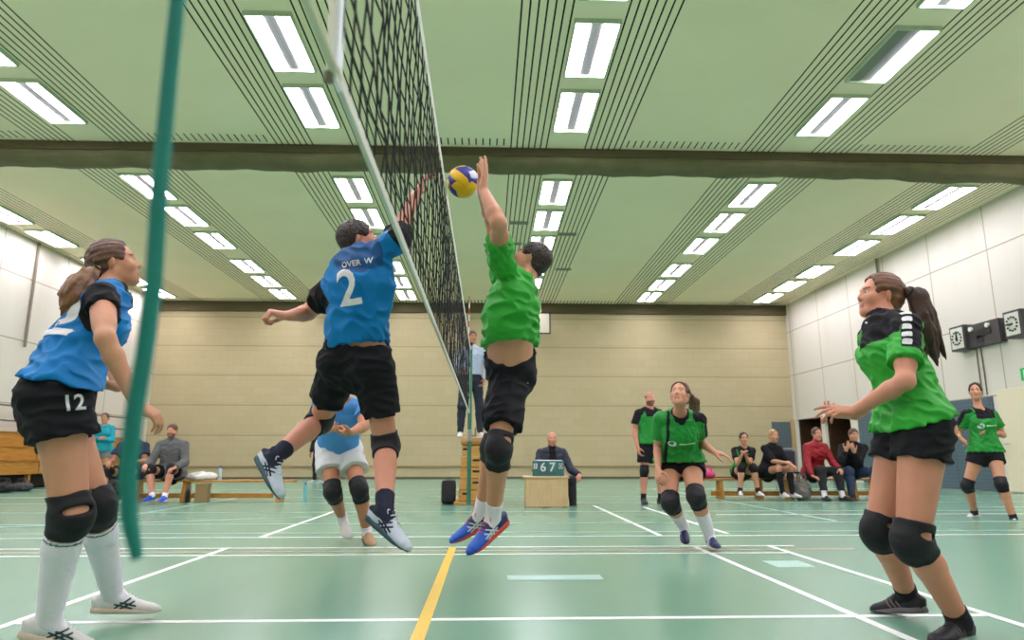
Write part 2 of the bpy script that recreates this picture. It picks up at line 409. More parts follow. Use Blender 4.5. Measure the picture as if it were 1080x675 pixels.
    def uarm(sd, g=0, f=1.0, loose=0):
        a, b = J['sh' + sd], J['el' + sd]; return cone(a, lerp(a, b, f), .054 * aw + g, (.054 + (.040 - .054) * f) * aw + g + loose)
    def farm(sd, g=0):
        a, b = J['el' + sd], J['wr' + sd]; m = lerp(a, b, .28); return union([cone(a, m, .040 * aw + g, .0425 * aw + g), cone(m, b, .0425 * aw + g, .027 * aw + g)], .015)
    body = [('u', torso(0), 0)]
    for sd in 'LR':
        body += [('u', thigh(sd), .05 * s), ('u', shank(sd), .03 * s), ('u', knee(sd), .02 * s)]
        body += [('u', cone(J['N'] - up * .02 * s, J['sh' + sd], .052 * s, .048 * s), .05 * s), ('u', uarm(sd), .04 * s), ('u', cone(lerp(J['sh' + sd], J['el' + sd], .3), lerp(J['sh' + sd], J['el' + sd], .7), .048 * aw, .046 * aw), .02), ('u', farm(sd), .02 * s)]
        body += [('u', ball(J['hi' + sd] - fwd * go * s - up * .01, gr * s * (fat if fem else 1)), .06 * s)]
    if fem and sp.get('bust', 1):
        for g in (-1, 1): body.append(('u', ball(lerp(J['P'], J['N'], .70) + sfw * (.085 * s - .03 * (1 - sp.get('bust', 1))) + sax * .065 * s * g, .060 * s * (.6 + .4 * sp.get('bust', 1))), .05))
    # head frame
    hs = sp.get('hs', .925) * s ** .5; lk = nrm(sp['look']); hu = sp.get('hup'); hu = nrm(np.asarray(hu, float)) if hu is not None else V3(0, 0, 1); hu = nrm(hu - lk * (hu @ lk)); hr = np.cross(lk, hu); H0 = J['Hd']
    lp = lambda x, y, z: H0 + (hr * x + lk * y + hu * z) * hs
    hax3 = (hr, lk, hu); E = lambda x, y, z, a, b, c: ell(lp(x, y, z), hax3, (a * hs, b * hs, c * hs)); CN = lambda p, r, a, b: cone(lp(*p), lp(*r), a * hs, b * hs)
    fw = .95 if fem else 1.0
    body += [('u', cone(J['N'] - up * .03 * s, lp(0, -.022, -.055), (.052 if fem else .062) * s, (.048 if fem else .058) * s), .03)]
    hd = [('u', E(0, -.012, .035, .075, .098, .088), .02), ('u', E(0, .020, -.035, .060 * fw, .074, .080), .03), ('u', CN((0, .058, -.086), (0, .070, -.100), .025 * fw, .020), .03)]
    for g in (-1, 1):
        hd += [('u', CN((g * .050 * fw, .0, -.055), (g * .018, .062, -.098), .021, .017), .03), ('u', E(g * .040, .060, -.028, .026, .028, .026), .03)]
    hd += [('u', CN((-.030, .078, .024), (.030, .078, .024), .015, .015), .02), ('u', CN((0, .088, .014), (0, .106, -.026), .0075, .0115), .012), ('u', CN((-.011, .1, -.032), (.011, .1, -.032), .008, .008), .008)]
    for g in (-1, 1): hd += [('s', E(g * .031, .103, .003, .017, .016, .011), .012)]
    hd += [('u', CN((-.016, .087, -.064), (.016, .087, -.064), .007, .007), .008), ('u', CN((-.013, .086, -.075), (.013, .086, -.075), .0075, .0075), .008), ('s', CN((-.02, .099, -.0695), (.02, .099, -.0695), .0028, .0028), .003)]
    for g in (-1, 1): hd += [('u', ell(lp(g * .077, -.010, -.008), (nrm(hr * g * .85 - lk * .5), nrm(lk * .85 + hr * g * .5), hu), (.008 * hs, .021 * hs, .033 * hs)), .006)]
    body += hd
    # hands and feet
    for sd in 'LR':
        hsp = sp.get('hand' + sd, {}); W = J['wr' + sd]; fa = nrm(W - J['el' + sd]); Hd = hsp.get('dir'); Hd = nrm(np.asarray(Hd, float)) if Hd is not None else fa
        if hsp.get('px'): Hd = nrm(at(hsp['px'][0], hsp['px'][1], W[1] + hsp['px'][2]) - W)
        body += hand_ops(W + fa * .006, Hd, np.asarray(hsp.get('palm', fwd), float), sd, s * (.93 if fem else 1.0) * hsp.get('k', 1.0), hsp.get('curl', .35), hsp.get('spread', .12), hsp.get('thumb', .5), hsp.get('fc'))
    feet = {}
    for sd in 'LR':
        A, T = J['an' + sd], J['to' + sd]; uh = sp.get('fup' + sd); uh = nrm(np.asarray(uh, float)) if uh is not None else nrm(J['kn' + sd] - A)
        v = T - A; r = nrm(np.cross(v, uh)); f = rotv(nrm(v), r, .33); u = np.cross(r, f); feet[sd] = (A, f, r, u)
        body.append(('u', cone(A, A + (f * .10 - u * .045) * s, .034 * s, .026 * s), .02))
    HL = lambda C: np.stack([(C - H0) @ hr / hs, (C - H0) @ lk / hs, (C - H0) @ hu / hs], 1)
    def pick_skin(C):
        h = HL(C); m = np.zeros(len(C), int)
        m[(np.abs(h[:, 0]) < .023) & (h[:, 1] > .075) & (np.abs(h[:, 2] + .0695) < .0115)] = 1
        ax = np.abs(h[:, 0]); m[(ax > .013) & (ax < .050) & (h[:, 1] > .062) & (np.abs(h[:, 2] - .024 + (ax - .03) ** 2 * 4) < .0032)] = 2
        if sp.get('stubble'): m[(h[:, 1] > .0) & (h[:, 2] < -.045) & (h[:, 2] > -.13) & (np.abs(h[:, 0]) < .075) & (m == 0)] = 3
        return m
    stub = mat('stubble', (126, 88, 68), rough=.7)
    bo = solid_mesh('body', body, q, [sk, lip, brow, stub], root, pick_skin)
    ctx = dict(J=J, up=up, fwd=fwd, sfw=sfw, hax=hax, sax=sax, s=s, lp=lp, hr=hr, lk=lk, hu=hu, root=root, torso=torso, S0=S0, feet=feet, HL=HL, body=bo)
    def tl(C):
        d = C - J['P']; L = np.linalg.norm(J['N'] - J['P']); return d @ sax, d @ sfw, d @ up / L
    ctx['tl'] = tl
    if sp.get('eyes', True):
        ew = mat('eye_white', (205, 196, 188), rough=.25); ei = mat('iris', (70, 60, 50), rough=.15)
        for g in (-1, 1):
            m = MB(); c = lp(g * .031, .0805, .003); m.sphere((0, 0, 0), .0108 * hs, 14, 10); R = np.array([hr, lk, hu]).T
            m.v = [tuple(c + R @ np.array(v)) for v in m.v]; m.m = [1 if nrm(np.mean([np.array(m.v[i]) for i in f], axis=0) - c) @ lk > .86 else 0 for f in m.f]
            m.build('eye', [ew, ei], root, True)
    # hair
    hc = sp.get('hairc', 'brown'); hm = mat('hair_' + hc, {'brown': (92, 60, 42), 'dark': (46, 33, 27), 'ginger': (108, 68, 44), 'blond': (176, 138, 92), 'grey': (135, 128, 120)}[hc], rough=.45, spec=.45, bump=.25, bscale=140, var=.28, vscale=60)
    hst = sp.get('hair', 'short')
    if hst != 'none':
        g = {'short': .012, 'tied': .013, 'bald': .004}[hst]
        cran = E(0, -.014, .036, .076 + g, .099 + g, .088 + g)
        if hst == 'tied': cran = union([cran, E(0, -.06, -.02, .066, .05, .06)], .03)
        if hst == 'short': cran = union([cran, E(0, -.055, -.03, .066, .048, .058)], .03)
        face = E(0, .125, .0, .092, .096, .116) if hst == 'tied' else E(0, .125, -.02, .088, .085, .094)
        hp = minus(cran, face, E(.08, .01, -.03, .03, .035, .045), E(-.08, .01, -.03, .03, .035, .045), k=.012)
        zc = {'short': -.075, 'tied': -.085, 'bald': -.05}[hst]
        hp = cut(hp, (lp(0, -.08, zc), -hu * 1.0 + lk * .55), (lp(0, .03, -.03), -hu * .75 + lk * .66), k=.012)
        if hst == 'bald': hp = cut(hp, (lp(0, 0, .045), hu + lk * .5), k=.01)
        solid_mesh('hair', strands(hp, .0028, 240 if q < .008 else 120, lk) if hst == 'tied' else wrinkle(hp, .0045 if hst == 'short' else .001, 230 if q < .008 else 110, 3), max(q * .8, .0045), hm, root)
        if sp.get('tail'):
            pts = [np.asarray(p, float) for p in sp['tail']]; rr = sp.get('tailr', [.022, .034, .036, .03, .012])
            cs = [cone(pts[i], pts[i + 1], rr[i], rr[i + 1]) for i in range(len(pts) - 1)]
            ax = nrm(pts[-1] - pts[0]); rs = np.random.RandomState(5)
            for k in range(9):
                o = rs.normal(size=3); o = nrm(o - ax * (o @ ax)); L = np.linalg.norm(pts[-1] - pts[-2])
                cs.append(cone(lerp(pts[-3], pts[-2], .5) + o * rr[-3] * .7, pts[-1] + o * rr[-3] * rs.uniform(.2, .8) + ax * L * rs.uniform(-.3, .45), rr[-2] * .45, .003))
            tm = mat('hair_' + sp.get('tailc', hc), {'golden': (122, 82, 48), 'chestnut': (66, 42, 36), 'brown': (92, 60, 42), 'dark': (46, 33, 27), 'ginger': (108, 68, 44), 'blond': (176, 138, 92)}[sp.get('tailc', hc)], rough=.45, spec=.45, bump=.25, bscale=140, var=.28, vscale=60)
            t = union(cs, .012); solid_mesh('ponytail', strands(t, .003, 260 if q < .008 else 120, ax), max(q * .8, .0045), tm, root)
            b = MB(); c0 = pts[0] + (pts[1] - pts[0]) * .12; a1 = nrm(pts[1] - pts[0]); e1 = nrm(np.cross(a1, (0.3, .2, 1))); e2 = np.cross(a1, e1)
            b.tube([c0 + (e1 * math.cos(t) + e2 * math.sin(t)) * (rr[0] + .004) for t in np.linspace(0, 2 * math.pi, 17)], .005, 6); b.build('hair_tie', mat('black_elastic', (30, 30, 32)), root, True)
    # clothing
    black = mat('black_cloth', (22, 22, 26), rough=.75, spec=.2, bump=.12, bscale=260)
    c = sp.get('shirt')
    if c:
        g = c.get('g', .016); tz = torso(g, c.get('gh', g + .012), t0=c.get('hem', -.12)); hemp = lerp(J['P'], J['N'], c.get('hem', -.12)); hn = -up if c.get('hemn') is None else nrm(np.asarray(c['hemn'], float))
        parts = [tz]
        if fem and sp.get('bust', 1):
            bus = [ball(lerp(J['P'], J['N'], .69) + sfw * (.085 * s - .03 * (1 - sp.get('bust', 1))) + sax * .062 * s * e, .060 * s * (.6 + .4 * sp.get('bust', 1)) + g * .8) for e in (-1, 1)]; parts = [union([tz] + bus, .07)]
        if c.get('over', True) and sp.get('shorts'):
            gs = sp['shorts'].get('g', .018) + .014; parts = [union(parts + [torso(gs, t1=.3)] + [ball(J['hi' + sd] - fwd * go * s - up * .01, gr * s * (fat if fem else 1) + gs) for sd in 'LR'] + ([thigh(sd, gs, .3, .02) for sd in 'LR'] if sp['shorts'].get('f') != 1.0 and c.get('overleg', True) else []), .05)]
        tor = wrinkle(cut(parts[0], (hemp, hn), k=.006), c.get('wr', .004), c.get('wf', 30), c.get('seed', 1), (1, 1, 1.6))
        f = c.get('sleeve', .55); sl = []
        for sd in 'LR':
            fs = f if not isinstance(f, dict) else f[sd]
            a, b = J['sh' + sd], J['el' + sd]
            lo = c.get('loose', .018)
            up_ = cut(uarm(sd, g * .75, min(fs + .06, 1.0), lo), (lerp(a, b, fs), b - a)) if fs < 1 else uarm(sd, g * .8)
            arm = [up_, cone(J['N'] - up * .025 * s, a, .052 * s + g * .6, .050 * s + g * .7)]
            if fs >= 1: arm.append(cut(farm(sd, g * .75), (lerp(J['el' + sd], J['wr' + sd], .97), J['wr' + sd] - J['el' + sd])))
            sl.append(wrinkle(union(arm, .03), c.get('wr', .004) * .7, c.get('wf', 30) * 1.3, c.get('seed', 1) + 7))
        nk = cone(J['N'] - up * .012 * s + sfw * c.get('vneck', .034) * s, H0, (.070 if fem else .078) * s, .056 * s)
        hole = [('s', nk, .008)] if not c.get('collar') else []
        if c.get('vneck', 0) > .03: hole.append(('s', cone(J['N'] + sfw * .05 * s, J['N'] - up * .10 * s + sfw * .125 * s, .05 * s, .02 * s), .008))
        ops = [('u', tor, 0)] + [('u', a, .03) for a in sl] + hole
        if c.get('collar'): ops = [('u', tor, 0)] + [('u', a, .03) for a in sl] + [('u', cone(J['N'] - up * .03 * s, J['N'] + (lp(0, -.022, -.055) - J['N']) * c['collar'], .068 * s, .064 * s), .02)]
        if c.get('hood'): ops.append(('u', ell(J['N'] - sfw * .085 * s - up * .02 * s, (sax, sfw, up), (.10 * s, .05 * s, .08 * s)), .03))
        ctx['shirt'] = solid_mesh(c.get('name', 'jersey'), ops, c.get('q', q), c['mats'], root, (lambda C: c['pick'](C, ctx)) if c.get('pick') else None)
        if c.get('neckline'):
            ns = nk; shp = union([tor] + sl, .03)
            b2 = both(grow(shp, .003), minus(grow(ns, .010), grow(ns, -.004), k=.002)); b2 = cut(b2, (J['N'] + up * .06 * s, up))
            solid_mesh('neckband', b2, max(.004, q * .7), c['neckline'], root)
    c = sp.get('shorts')
    if c:
        f = c.get('f', .5); g = c.get('g', .018); lo = c.get('loose', .02); wt = c.get('waist', .22)
        pel = cut(torso(g, t1=wt), (lerp(J['P'], J['N'], wt), up + fwd * c.get('tilt', 0)), k=.006); legs = []
        for sd in 'LR':
            h, k = J['hi' + sd], J['kn' + sd]
            if not isinstance(f, dict) and f >= 1: legs += [thigh(sd, g), ball(J['kn' + sd] + kdir(sd) * .006, .055 * lw + g), cut(shank(sd, g * c.get('sg', 1.0)), (lerp(k, J['an' + sd], c.get('f2', .97)), J['an' + sd] - k))]
            else:
                fs = f[sd] if isinstance(f, dict) else f
                legs.append(cut(thigh(sd, g, fs + .08, lo), (lerp(h, k, fs), k - h + fwd * c.get('ltilt', 0)), k=.005))
        gl = [ball(J['hi' + sd] - fwd * go * s - up * .01, gr * s * (fat if fem else 1) + g) for sd in 'LR']
        top = cut(union([pel] + gl, .045 * s), (lerp(J['P'], J['N'], wt), up + fwd * c.get('tilt', 0)))
        sh = wrinkle(union([top] + legs, .03 * s), c.get('wr', .004), c.get('wf', 32), c.get('seed', 4))
        ctx['shorts'] = solid_mesh(c.get('name', 'shorts'), sh, c.get('q', q), c['mats'], root, (lambda C: c['pick'](C, ctx)) if c.get('pick') else None)
    for sd in 'LR':
        k = sp.get('pad' + sd, sp.get('pad'))
        if k:
            h_, k_, a_ = J['hi' + sd], J['kn' + sd], J['an' + sd]; kd = kdir(sd); u1, u2 = k.get('u', .26), k.get('d', .24); g = .012 * s
            th = cut(thigh(sd, g), (lerp(k_, h_, u1), h_ - k_)); sh_ = cut(shank(sd, g), (lerp(k_, a_, u2), a_ - k_)); far = lerp(k_, h_, u1 + .2)
            th = cut(th, (lerp(k_, h_, u1), h_ - k_))
            pd = union([th, sh_, ball(k_ + kd * .010 * lw, .052 * lw + g), ell(k_ + kd * .026 * lw, (kd, nrm(np.cross(kd, a_ - h_)), nrm(a_ - h_)), (.042 * lw, .046 * lw, .080 * lw))], .03)
            pd = cut(pd, (lerp(k_, h_, u1), h_ - k_), (lerp(k_, a_, u2), a_ - k_)); pd = wrinkle(pd, .002, 60, 2)
            if k.get('hole') is not None:
                hv = nrm(np.asarray(k['hole'], float)); pd = minus(pd, ell(lerp(k_, h_, k.get('hz', .08)) + hv * .075 * lw, (hv, nrm(np.cross(hv, h_ - k_)), nrm(h_ - k_)), (.05, k.get('hwid', .055), .016)))
            o = solid_mesh('knee_pad', pd, q, k.get('mat', mat('black_pad', (24, 24, 27), rough=.6, spec=.3, bump=.2, bscale=160)), root); ctx['pad' + sd] = o
        k = sp.get('sock' + sd, sp.get('sock'))
        if k:
            k_, a_ = J['kn' + sd], J['an' + sd]; A, f, r, u = feet[sd]
            so = union([cut(shank(sd, .005), (lerp(k_, a_, 1 - k['f']), k_ - a_)), cone(A, A + (f * .06 - u * .03) * s, .040 * s, .036 * s)], .02)
            so = cut(so, (lerp(k_, a_, 1 - k['f']), k_ - a_)); tp = lerp(k_, a_, 1 - k['f']); ad = nrm(a_ - k_); st = k.get('stripe')
            solid_mesh('sock', wrinkle(so, .0012, 70, 3), max(q * .9, .005), [k['mat']] + ([st] if st else []), root, (lambda C: (((C - tp) @ ad > .008) & ((C - tp) @ ad < .016)).astype(int)) if st else None)
        k = sp.get('shoe' + sd, sp.get('shoe'))
        if k:
            A, f, r, u = feet[sd]; z = sp.get('fs', s * (.93 if fem else 1.0)); B = A - u * .085 * z
            pt = lambda x, y, h: B + (f * x + r * y + u * h) * z
            ST = [(-.068, .020, .030), (-.052, .030, .094), (-.02, .034, .098), (.02, .036, .108), (.06, .039, .096), (.10, .045, .074), (.15, .046, .058), (.188, .041, .050), (.210, .029, .040), (.219, .016, .030)]
            upp = loft([(pt(x, 0, h / 2), r, u, w * z, h / 2 * z) for x, w, h in ST])
            collar = cone(pt(-.008, 0, .06), pt(-.012, 0, .112), .038 * z, .041 * z)
            upp = union([upp, cut(collar, (pt(-.01, 0, .113), u + f * .25))], .02)
            upper = cut(upp, (pt(0, 0, .012), -u)); sw_ = [(-.067, .022), (-.050, .0335), (-.02, .038), (.03, .040), (.06, .042), (.10, .049), (.15, .050), (.188, .044), (.212, .031), (.222, .017)]
            sol = loft([(pt(x, 0, .016 + (.012 if x > .2 else .005 if x > .17 or x < -.06 else 0)), r, u, w * z, (.030 if x < .1 else .024) * z) for x, w in sw_]); sol = cut(sol, (pt(0, 0, .002), -u), (pt(0, 0, .038), u + f * .12))
            qq = min(q, k.get('q', .0055)) if q < .009 else q * .85
            pk = None; tri = k.get('tri')
            ms = [k['upper']] + ([tri[0]] if tri else [])
            if tri:
                def pk(C, B=B, f=f, r=r, u=u):
                    x = (C - B) @ f / z; h = (C - B) @ u / z
                    return tri[1](x, h, (C - B) @ r / z).astype(int)
            shoe = solid_mesh('shoe', upper, qq, ms, root, pk)
            solid_mesh('sole', sol, qq, [k['sole']], shoe)
            if k.get('stripe'):
                for g in (-1, 1):
                    seg = [((.02, .028), (.085, .075)), ((.045, .026), (.105, .062)), ((.025, .062), (.115, .042)), ((.02, .048), (.10, .030))]
                    if k.get('plain'): seg = [((.03, .03), (.05, .07)), ((.055, .03), (.075, .066)), ((.08, .03), (.10, .06))]
                    cs = union([cone(pt(a[0], g * .045, a[1]), pt(b[0], g * .045, b[1]), .0045 * z, .0045 * z) if False else both(grow(Prim(pt(-.1, 0, .05) - .2, pt(.2, 0, .05) + .2, (lambda a, b: lambda X, Y, Z: seg2(X, Y, Z, B, f, u, z, a, b))(a, b)), .0042 * z), grow(cone(pt(0, 0, .05), pt(.1, 0, .05), .2, .2), 0)) for a, b in seg], 0)
                    lo_, hi_ = np.minimum(pt(-.02, g * .06, 0), pt(.15, g * .01, .11)) - .05, np.maximum(pt(-.02, g * .06, 0), pt(.15, g * .01, .11)) + .05
                    band = grow(upper, .0028); sd2 = Prim(lo_, hi_, lambda X, Y, Z: -g * ((X - B[0]) * r[0] + (Y - B[1]) * r[1] + (Z - B[2]) * r[2]) + .012 * z)
                    st = both(both(band, cs, 0), sd2, 0); st.lo, st.hi = band.lo, band.hi
                    solid_mesh('side_stripe', st, .0028 if q < .007 else .004, k['stripe'], shoe)
            if k.get('lace'):
                m = MB(); xs = np.linspace(.035, .105, 5); hh = lambda x: np.interp(x, [p[0] for p in ST], [p[2] for p in ST])
                for i, x in enumerate(xs):
                    arc = [pt(x + .006 * math.cos(t * 2), math.sin(t) * .026, hh(x) * (.5 + .5 * math.cos(t) * 1.03) + .002) for t in np.linspace(-1.15, 1.15, 9)]
                    m.tube(arc, .0034 * z, 6)
                for g in (-1, 1):
                    m.tube([pt(.03 + .012 * t, g * (.004 + .03 * math.sin(t * 2.6)), .11 + .012 * math.sin(t * 3.1) - .02 * t) for t in np.linspace(0, 1, 8)], .0026 * z, 6)
                m.build('laces', k['lace'], shoe, True)
    return root, ctx
def seg2(X, Y, Z, B, f, u, z, a, b):
    px, py, pz = X - B[0], Y - B[1], Z - B[2]; x = (px * f[0] + py * f[1] + pz * f[2]) / z; h = (px * u[0] + py * u[1] + pz * u[2]) / z
    dx, dh = b[0] - a[0], b[1] - a[1]; t = np.clip(((x - a[0]) * dx + (h - a[1]) * dh) / (dx * dx + dh * dh), 0, 1)
    return np.sqrt((x - a[0] - t * dx) ** 2 + (h - a[1] - t * dh) ** 2) * z
# ------------------------------------------------------------------ the hall
XL, XR, YF, YB, HC = -11.9, 11.1, 24.6, -8.0, 6.3
class NT:
    """small helper for node materials"""
    def __init__(s, name, rough=.6, spec=.3):
        s.m = bpy.data.materials.new(name); s.m.use_nodes = True; s.nt = s.m.node_tree; s.b = s.nt.nodes['Principled BSDF']
        s.b.inputs['Roughness'].default_value = rough; s.b.inputs['Specular IOR Level'].default_value = spec
        g = s.nt.nodes.new('ShaderNodeNewGeometry'); sp = s.nt.nodes.new('ShaderNodeSeparateXYZ'); s.nt.links.new(g.outputs['Position'], sp.inputs[0]); s.P = g.outputs['Position']; s.X, s.Y, s.Z = sp.outputs
    def op(s, o, a, b=None, c=None):
        n = s.nt.nodes.new('ShaderNodeMath'); n.operation = o
        for i, v in enumerate((a, b, c)):
            if v is None: continue
            if isinstance(v, (int, float)): n.inputs[i].default_value = v
            else: s.nt.links.new(v, n.inputs[i])
        return n.outputs[0]
    def noise(s, scale, detail=4, sx=1, sy=1, sz=1):
        mp = s.nt.nodes.new('ShaderNodeMapping'); mp.inputs['Scale'].default_value = (sx, sy, sz); s.nt.links.new(s.P, mp.inputs['Vector'])
        n = s.nt.nodes.new('ShaderNodeTexNoise'); n.inputs['Scale'].default_value = scale; n.inputs['Detail'].default_value = detail; s.nt.links.new(mp.outputs[0], n.inputs['Vector']); return n.outputs['Fac']
    def mix(s, f, a, b):
        n = s.nt.nodes.new('ShaderNodeMix'); n.data_type = 'RGBA'
        for k, v in (('Factor', f), ('A', a), ('B', b)):
            if isinstance(v, tuple): n.inputs[k].default_value = (*v, 1)
            elif isinstance(v, (int, float)): n.inputs[k].default_value = v
            else: s.nt.links.new(v, n.inputs[k])
        return n.outputs['Result']
    def ramp(s, v, a, b, lo=0.0, hi=1.0):
        n = s.nt.nodes.new('ShaderNodeMapRange'); s.nt.links.new(v, n.inputs[0])
        for k, x in (('From Min', a), ('From Max', b), ('To Min', lo), ('To Max', hi)): n.inputs[k].default_value = x
        return n.outputs[0]
    def seam(s, v, period, off, w):
        """1 on a line of width w, repeating"""
        f = s.op('FRACT', s.op('DIVIDE', s.op('SUBTRACT', v, off), period)); return s.op('LESS_THAN', f, w / period)
    def line(s, v, c, w): return s.op('LESS_THAN', s.op('ABSOLUTE', s.op('SUBTRACT', v, c)), w / 2)
    def color(s, c): s.nt.links.new(c, s.b.inputs['Base Color']); return s.m
    def bump(s, h, st=.2, d=.01):
        n = s.nt.nodes.new('ShaderNodeBump'); n.inputs['Strength'].default_value = st; n.inputs['Distance'].default_value = d; s.nt.links.new(h, n.inputs['Height']); s.nt.links.new(n.outputs[0], s.b.inputs['Normal'])

# floor: worn green sports floor
n = NT('green_sports_floor', .25, .5)
v = n.noise(.45, 2); w = n.noise(1.6, 2, 1, .5, 1); f = n.op('ADD', n.op('MULTIPLY', v, .55), n.op('MULTIPLY', w, .45))
col = n.mix(n.ramp(f, .25, .75), s2l((108, 151, 127)), s2l((116, 159, 136)))
M_floor = n.color(col)
floor = tag(MB().box((XL - .3, YB - .3, -.3), (XR + 2.2, YF + .3, 0)).build('floor', M_floor), kind='structure')
# court lines
M_lw = mat('white_court_paint', (236, 240, 236), rough=.35, var=.06, vscale=20); M_ly = mat('yellow_court_paint', (228, 190, 70), rough=.35, var=.06, vscale=20)
M_lr = mat('faded_red_court_paint', (176, 150, 120), rough=.4); M_lp = mat('faded_pale_court_paint', (152, 196, 178), rough=.35); M_tape = mat('pale_floor_tape', (164, 204, 192), rough=.3)
def cline(x0, y0, x1, y1, w, m, name='court_line', z=.0015):
    d = nrm(V3(x1 - x0, y1 - y0, 0)); p = V3(-d[1], d[0], 0) * w / 2; a, b = V3(x0, y0, 0), V3(x1, y1, 0)
    MB().prism([a - p, b - p, b + p, a + p], (0, 0, z)).build(name, m, floor)
XN = -.28
cline(XN, -2, XN, 5.95, .058, M_ly, z=.003)
cline(-2.13, -4, -2.13, 5.97, .045, M_lw, z=.002); cline(1.74, -4, 1.74, 5.97, .045, M_lw, z=.002); cline(2.38, -4, 2.38, 5.97, .045, M_lw, z=.0024)
cline(-2.13, 3.36, 2.38, 3.36, .045, M_lw)
for y, w, m, a, b in ((5.52, .04, M_lw, -9, 2.4), (5.95, .04, M_lw, -9, 2.6), (5.72, .05, M_lr, -9, 3), (6.72, .04, M_lw, -9.5, 9), (7.1, .04, M_lp, -9.5, 9), (8.05, .05, M_lp, -10, 10), (9.15, .05, M_lw, 3, 11), (9.75, .05, M_lp, -11, 11), (11.6, .06, M_lp, -11.5, 11), (13.4, .06, M_lp, -11.5, 11), (16.5, .08, M_lp, -11.5, 11)):
    cline(a, y, b, y, w, m)
cline(-2.11, 6.72, -2.11, 10.3, .05, M_lw, z=.002); cline(1.66, 6.75, 1.66, 10.9, .05, M_lw, z=.002); cline(2.36, 6.9, 2.36, 10.6, .05, M_lw, z=.002)
cline(4.1, 8.2, 4.1, 16, .05, M_lp, z=.002); cline(-4.6, 8.2, -4.6, 16, .05, M_lp, z=.002); cline(7.4, 10.4, 11, 10.4, .05, M_lw, z=.002); cline(-6.2, 7.4, -2.2, 9.0, .05, M_lp, z=.0024)
cline(.13, 4.46, .72, 4.46, .17, M_tape, 'tape_patch'); cline(1.98, 4.95, 2.25, 4.95, .30, M_tape, 'tape_patch')

# walls
n = NT('cream_brick_wall', .75, .2)
br = n.nt.nodes.new('ShaderNodeTexBrick'); mp = n.nt.nodes.new('ShaderNodeCombineXYZ'); n.nt.links.new(n.X, mp.inputs[0]); n.nt.links.new(n.Z, mp.inputs[1]); n.nt.links.new(mp.outputs[0], br.inputs['Vector'])
br.inputs['Scale'].default_value = 1; br.inputs['Brick Width'].default_value = .52; br.inputs['Row Height'].default_value = .265; br.inputs['Mortar Size'].default_value = .006
br.inputs['Color1'].default_value = (*s2l((190, 177, 141)), 1); br.inputs['Color2'].default_value = (*s2l((186, 172, 136)), 1); br.inputs['Mortar'].default_value = (*s2l((178, 165, 129)), 1)
sm = n.seam(n.Z, 1.06, .42, .035); col = n.mix(n.op('MULTIPLY', sm, .75), br.outputs['Color'], s2l((142, 130, 100)))
M_far = n.color(n.mix(n.ramp(n.noise(.35, 3), .3, .7, 0, .22), col, s2l((170, 156, 118))))
def panel_wall(name, offs):
    n = NT(name, .55, .3); d = None
    for z in (2.06, 3.66, 5.27):
        q = n.line(n.Z, z, .03); d = q if d is None else n.op('MAXIMUM', d, q)
    for o, p, w in offs: d = n.op('MAXIMUM', d, n.seam(n.Y, p, o, w))
    st = n.op('MULTIPLY', n.ramp(n.noise(.9, 5, 1, 1.2, .22), .52, .74, 0, .30), 1.0)
    base = n.mix(st, s2l((216, 211, 199)), s2l((196, 184, 160)))
    return n.color(n.mix(n.op('MULTIPLY', d, .8), base, s2l((150, 136, 108))))
M_right = panel_wall('cream_wall_panels', [(.35, 1.98, .03), (.50, 1.98 * 3, .06)]); M_left = panel_wall('cream_wall_panels_opposite', [(.9, 2.6, .03)])
M_dark = mat('dark_olive_beam_and_shade', (92, 82, 58), rough=.8, var=.1, vscale=1.5)
St = lambda mb, name, m, parent=None: tag(mb.build(name, m, parent), kind='structure')
St(MB().box((XL - .3, YF, 0), (XR + .3, YF + .3, HC + .3)), 'wall_far', M_far)
St(MB().box((XL - .3, YB, 0), (XL, YF, HC + .3)), 'wall_left', M_left)
St(MB().box((XL - .3, YB - .3, 0), (XR + .3, YB, HC + .3)), 'wall_back', M_far)
yA0, yA1 = atx(842.5, 470, XR)[1], atx(868, 470, XR)[1]; yB0, yB1 = atx(873, 470, XR)[1], atx(901, 470, XR)[1]; yP0, yP1 = atx(904, 450, XR)[1], atx(1049, 430, XR)[1]; yD0, yD1 = atx(1054, 430, XR)[1], atx(1130, 430, XR)[1]
ZD = 2.05
yA0 = min(yA0, YF - .2)
wr = MB().box((XR, YB, ZD), (XR + .06, YF, HC + .3)).box((XR, YB, 0), (XR + .06, yB1, ZD)).box((XR, yB0, 0), (XR + .06, yA1, ZD)).box((XR, yA0, 0), (XR + .06, YF, ZD))
St(wr, 'wall_right', M_right)
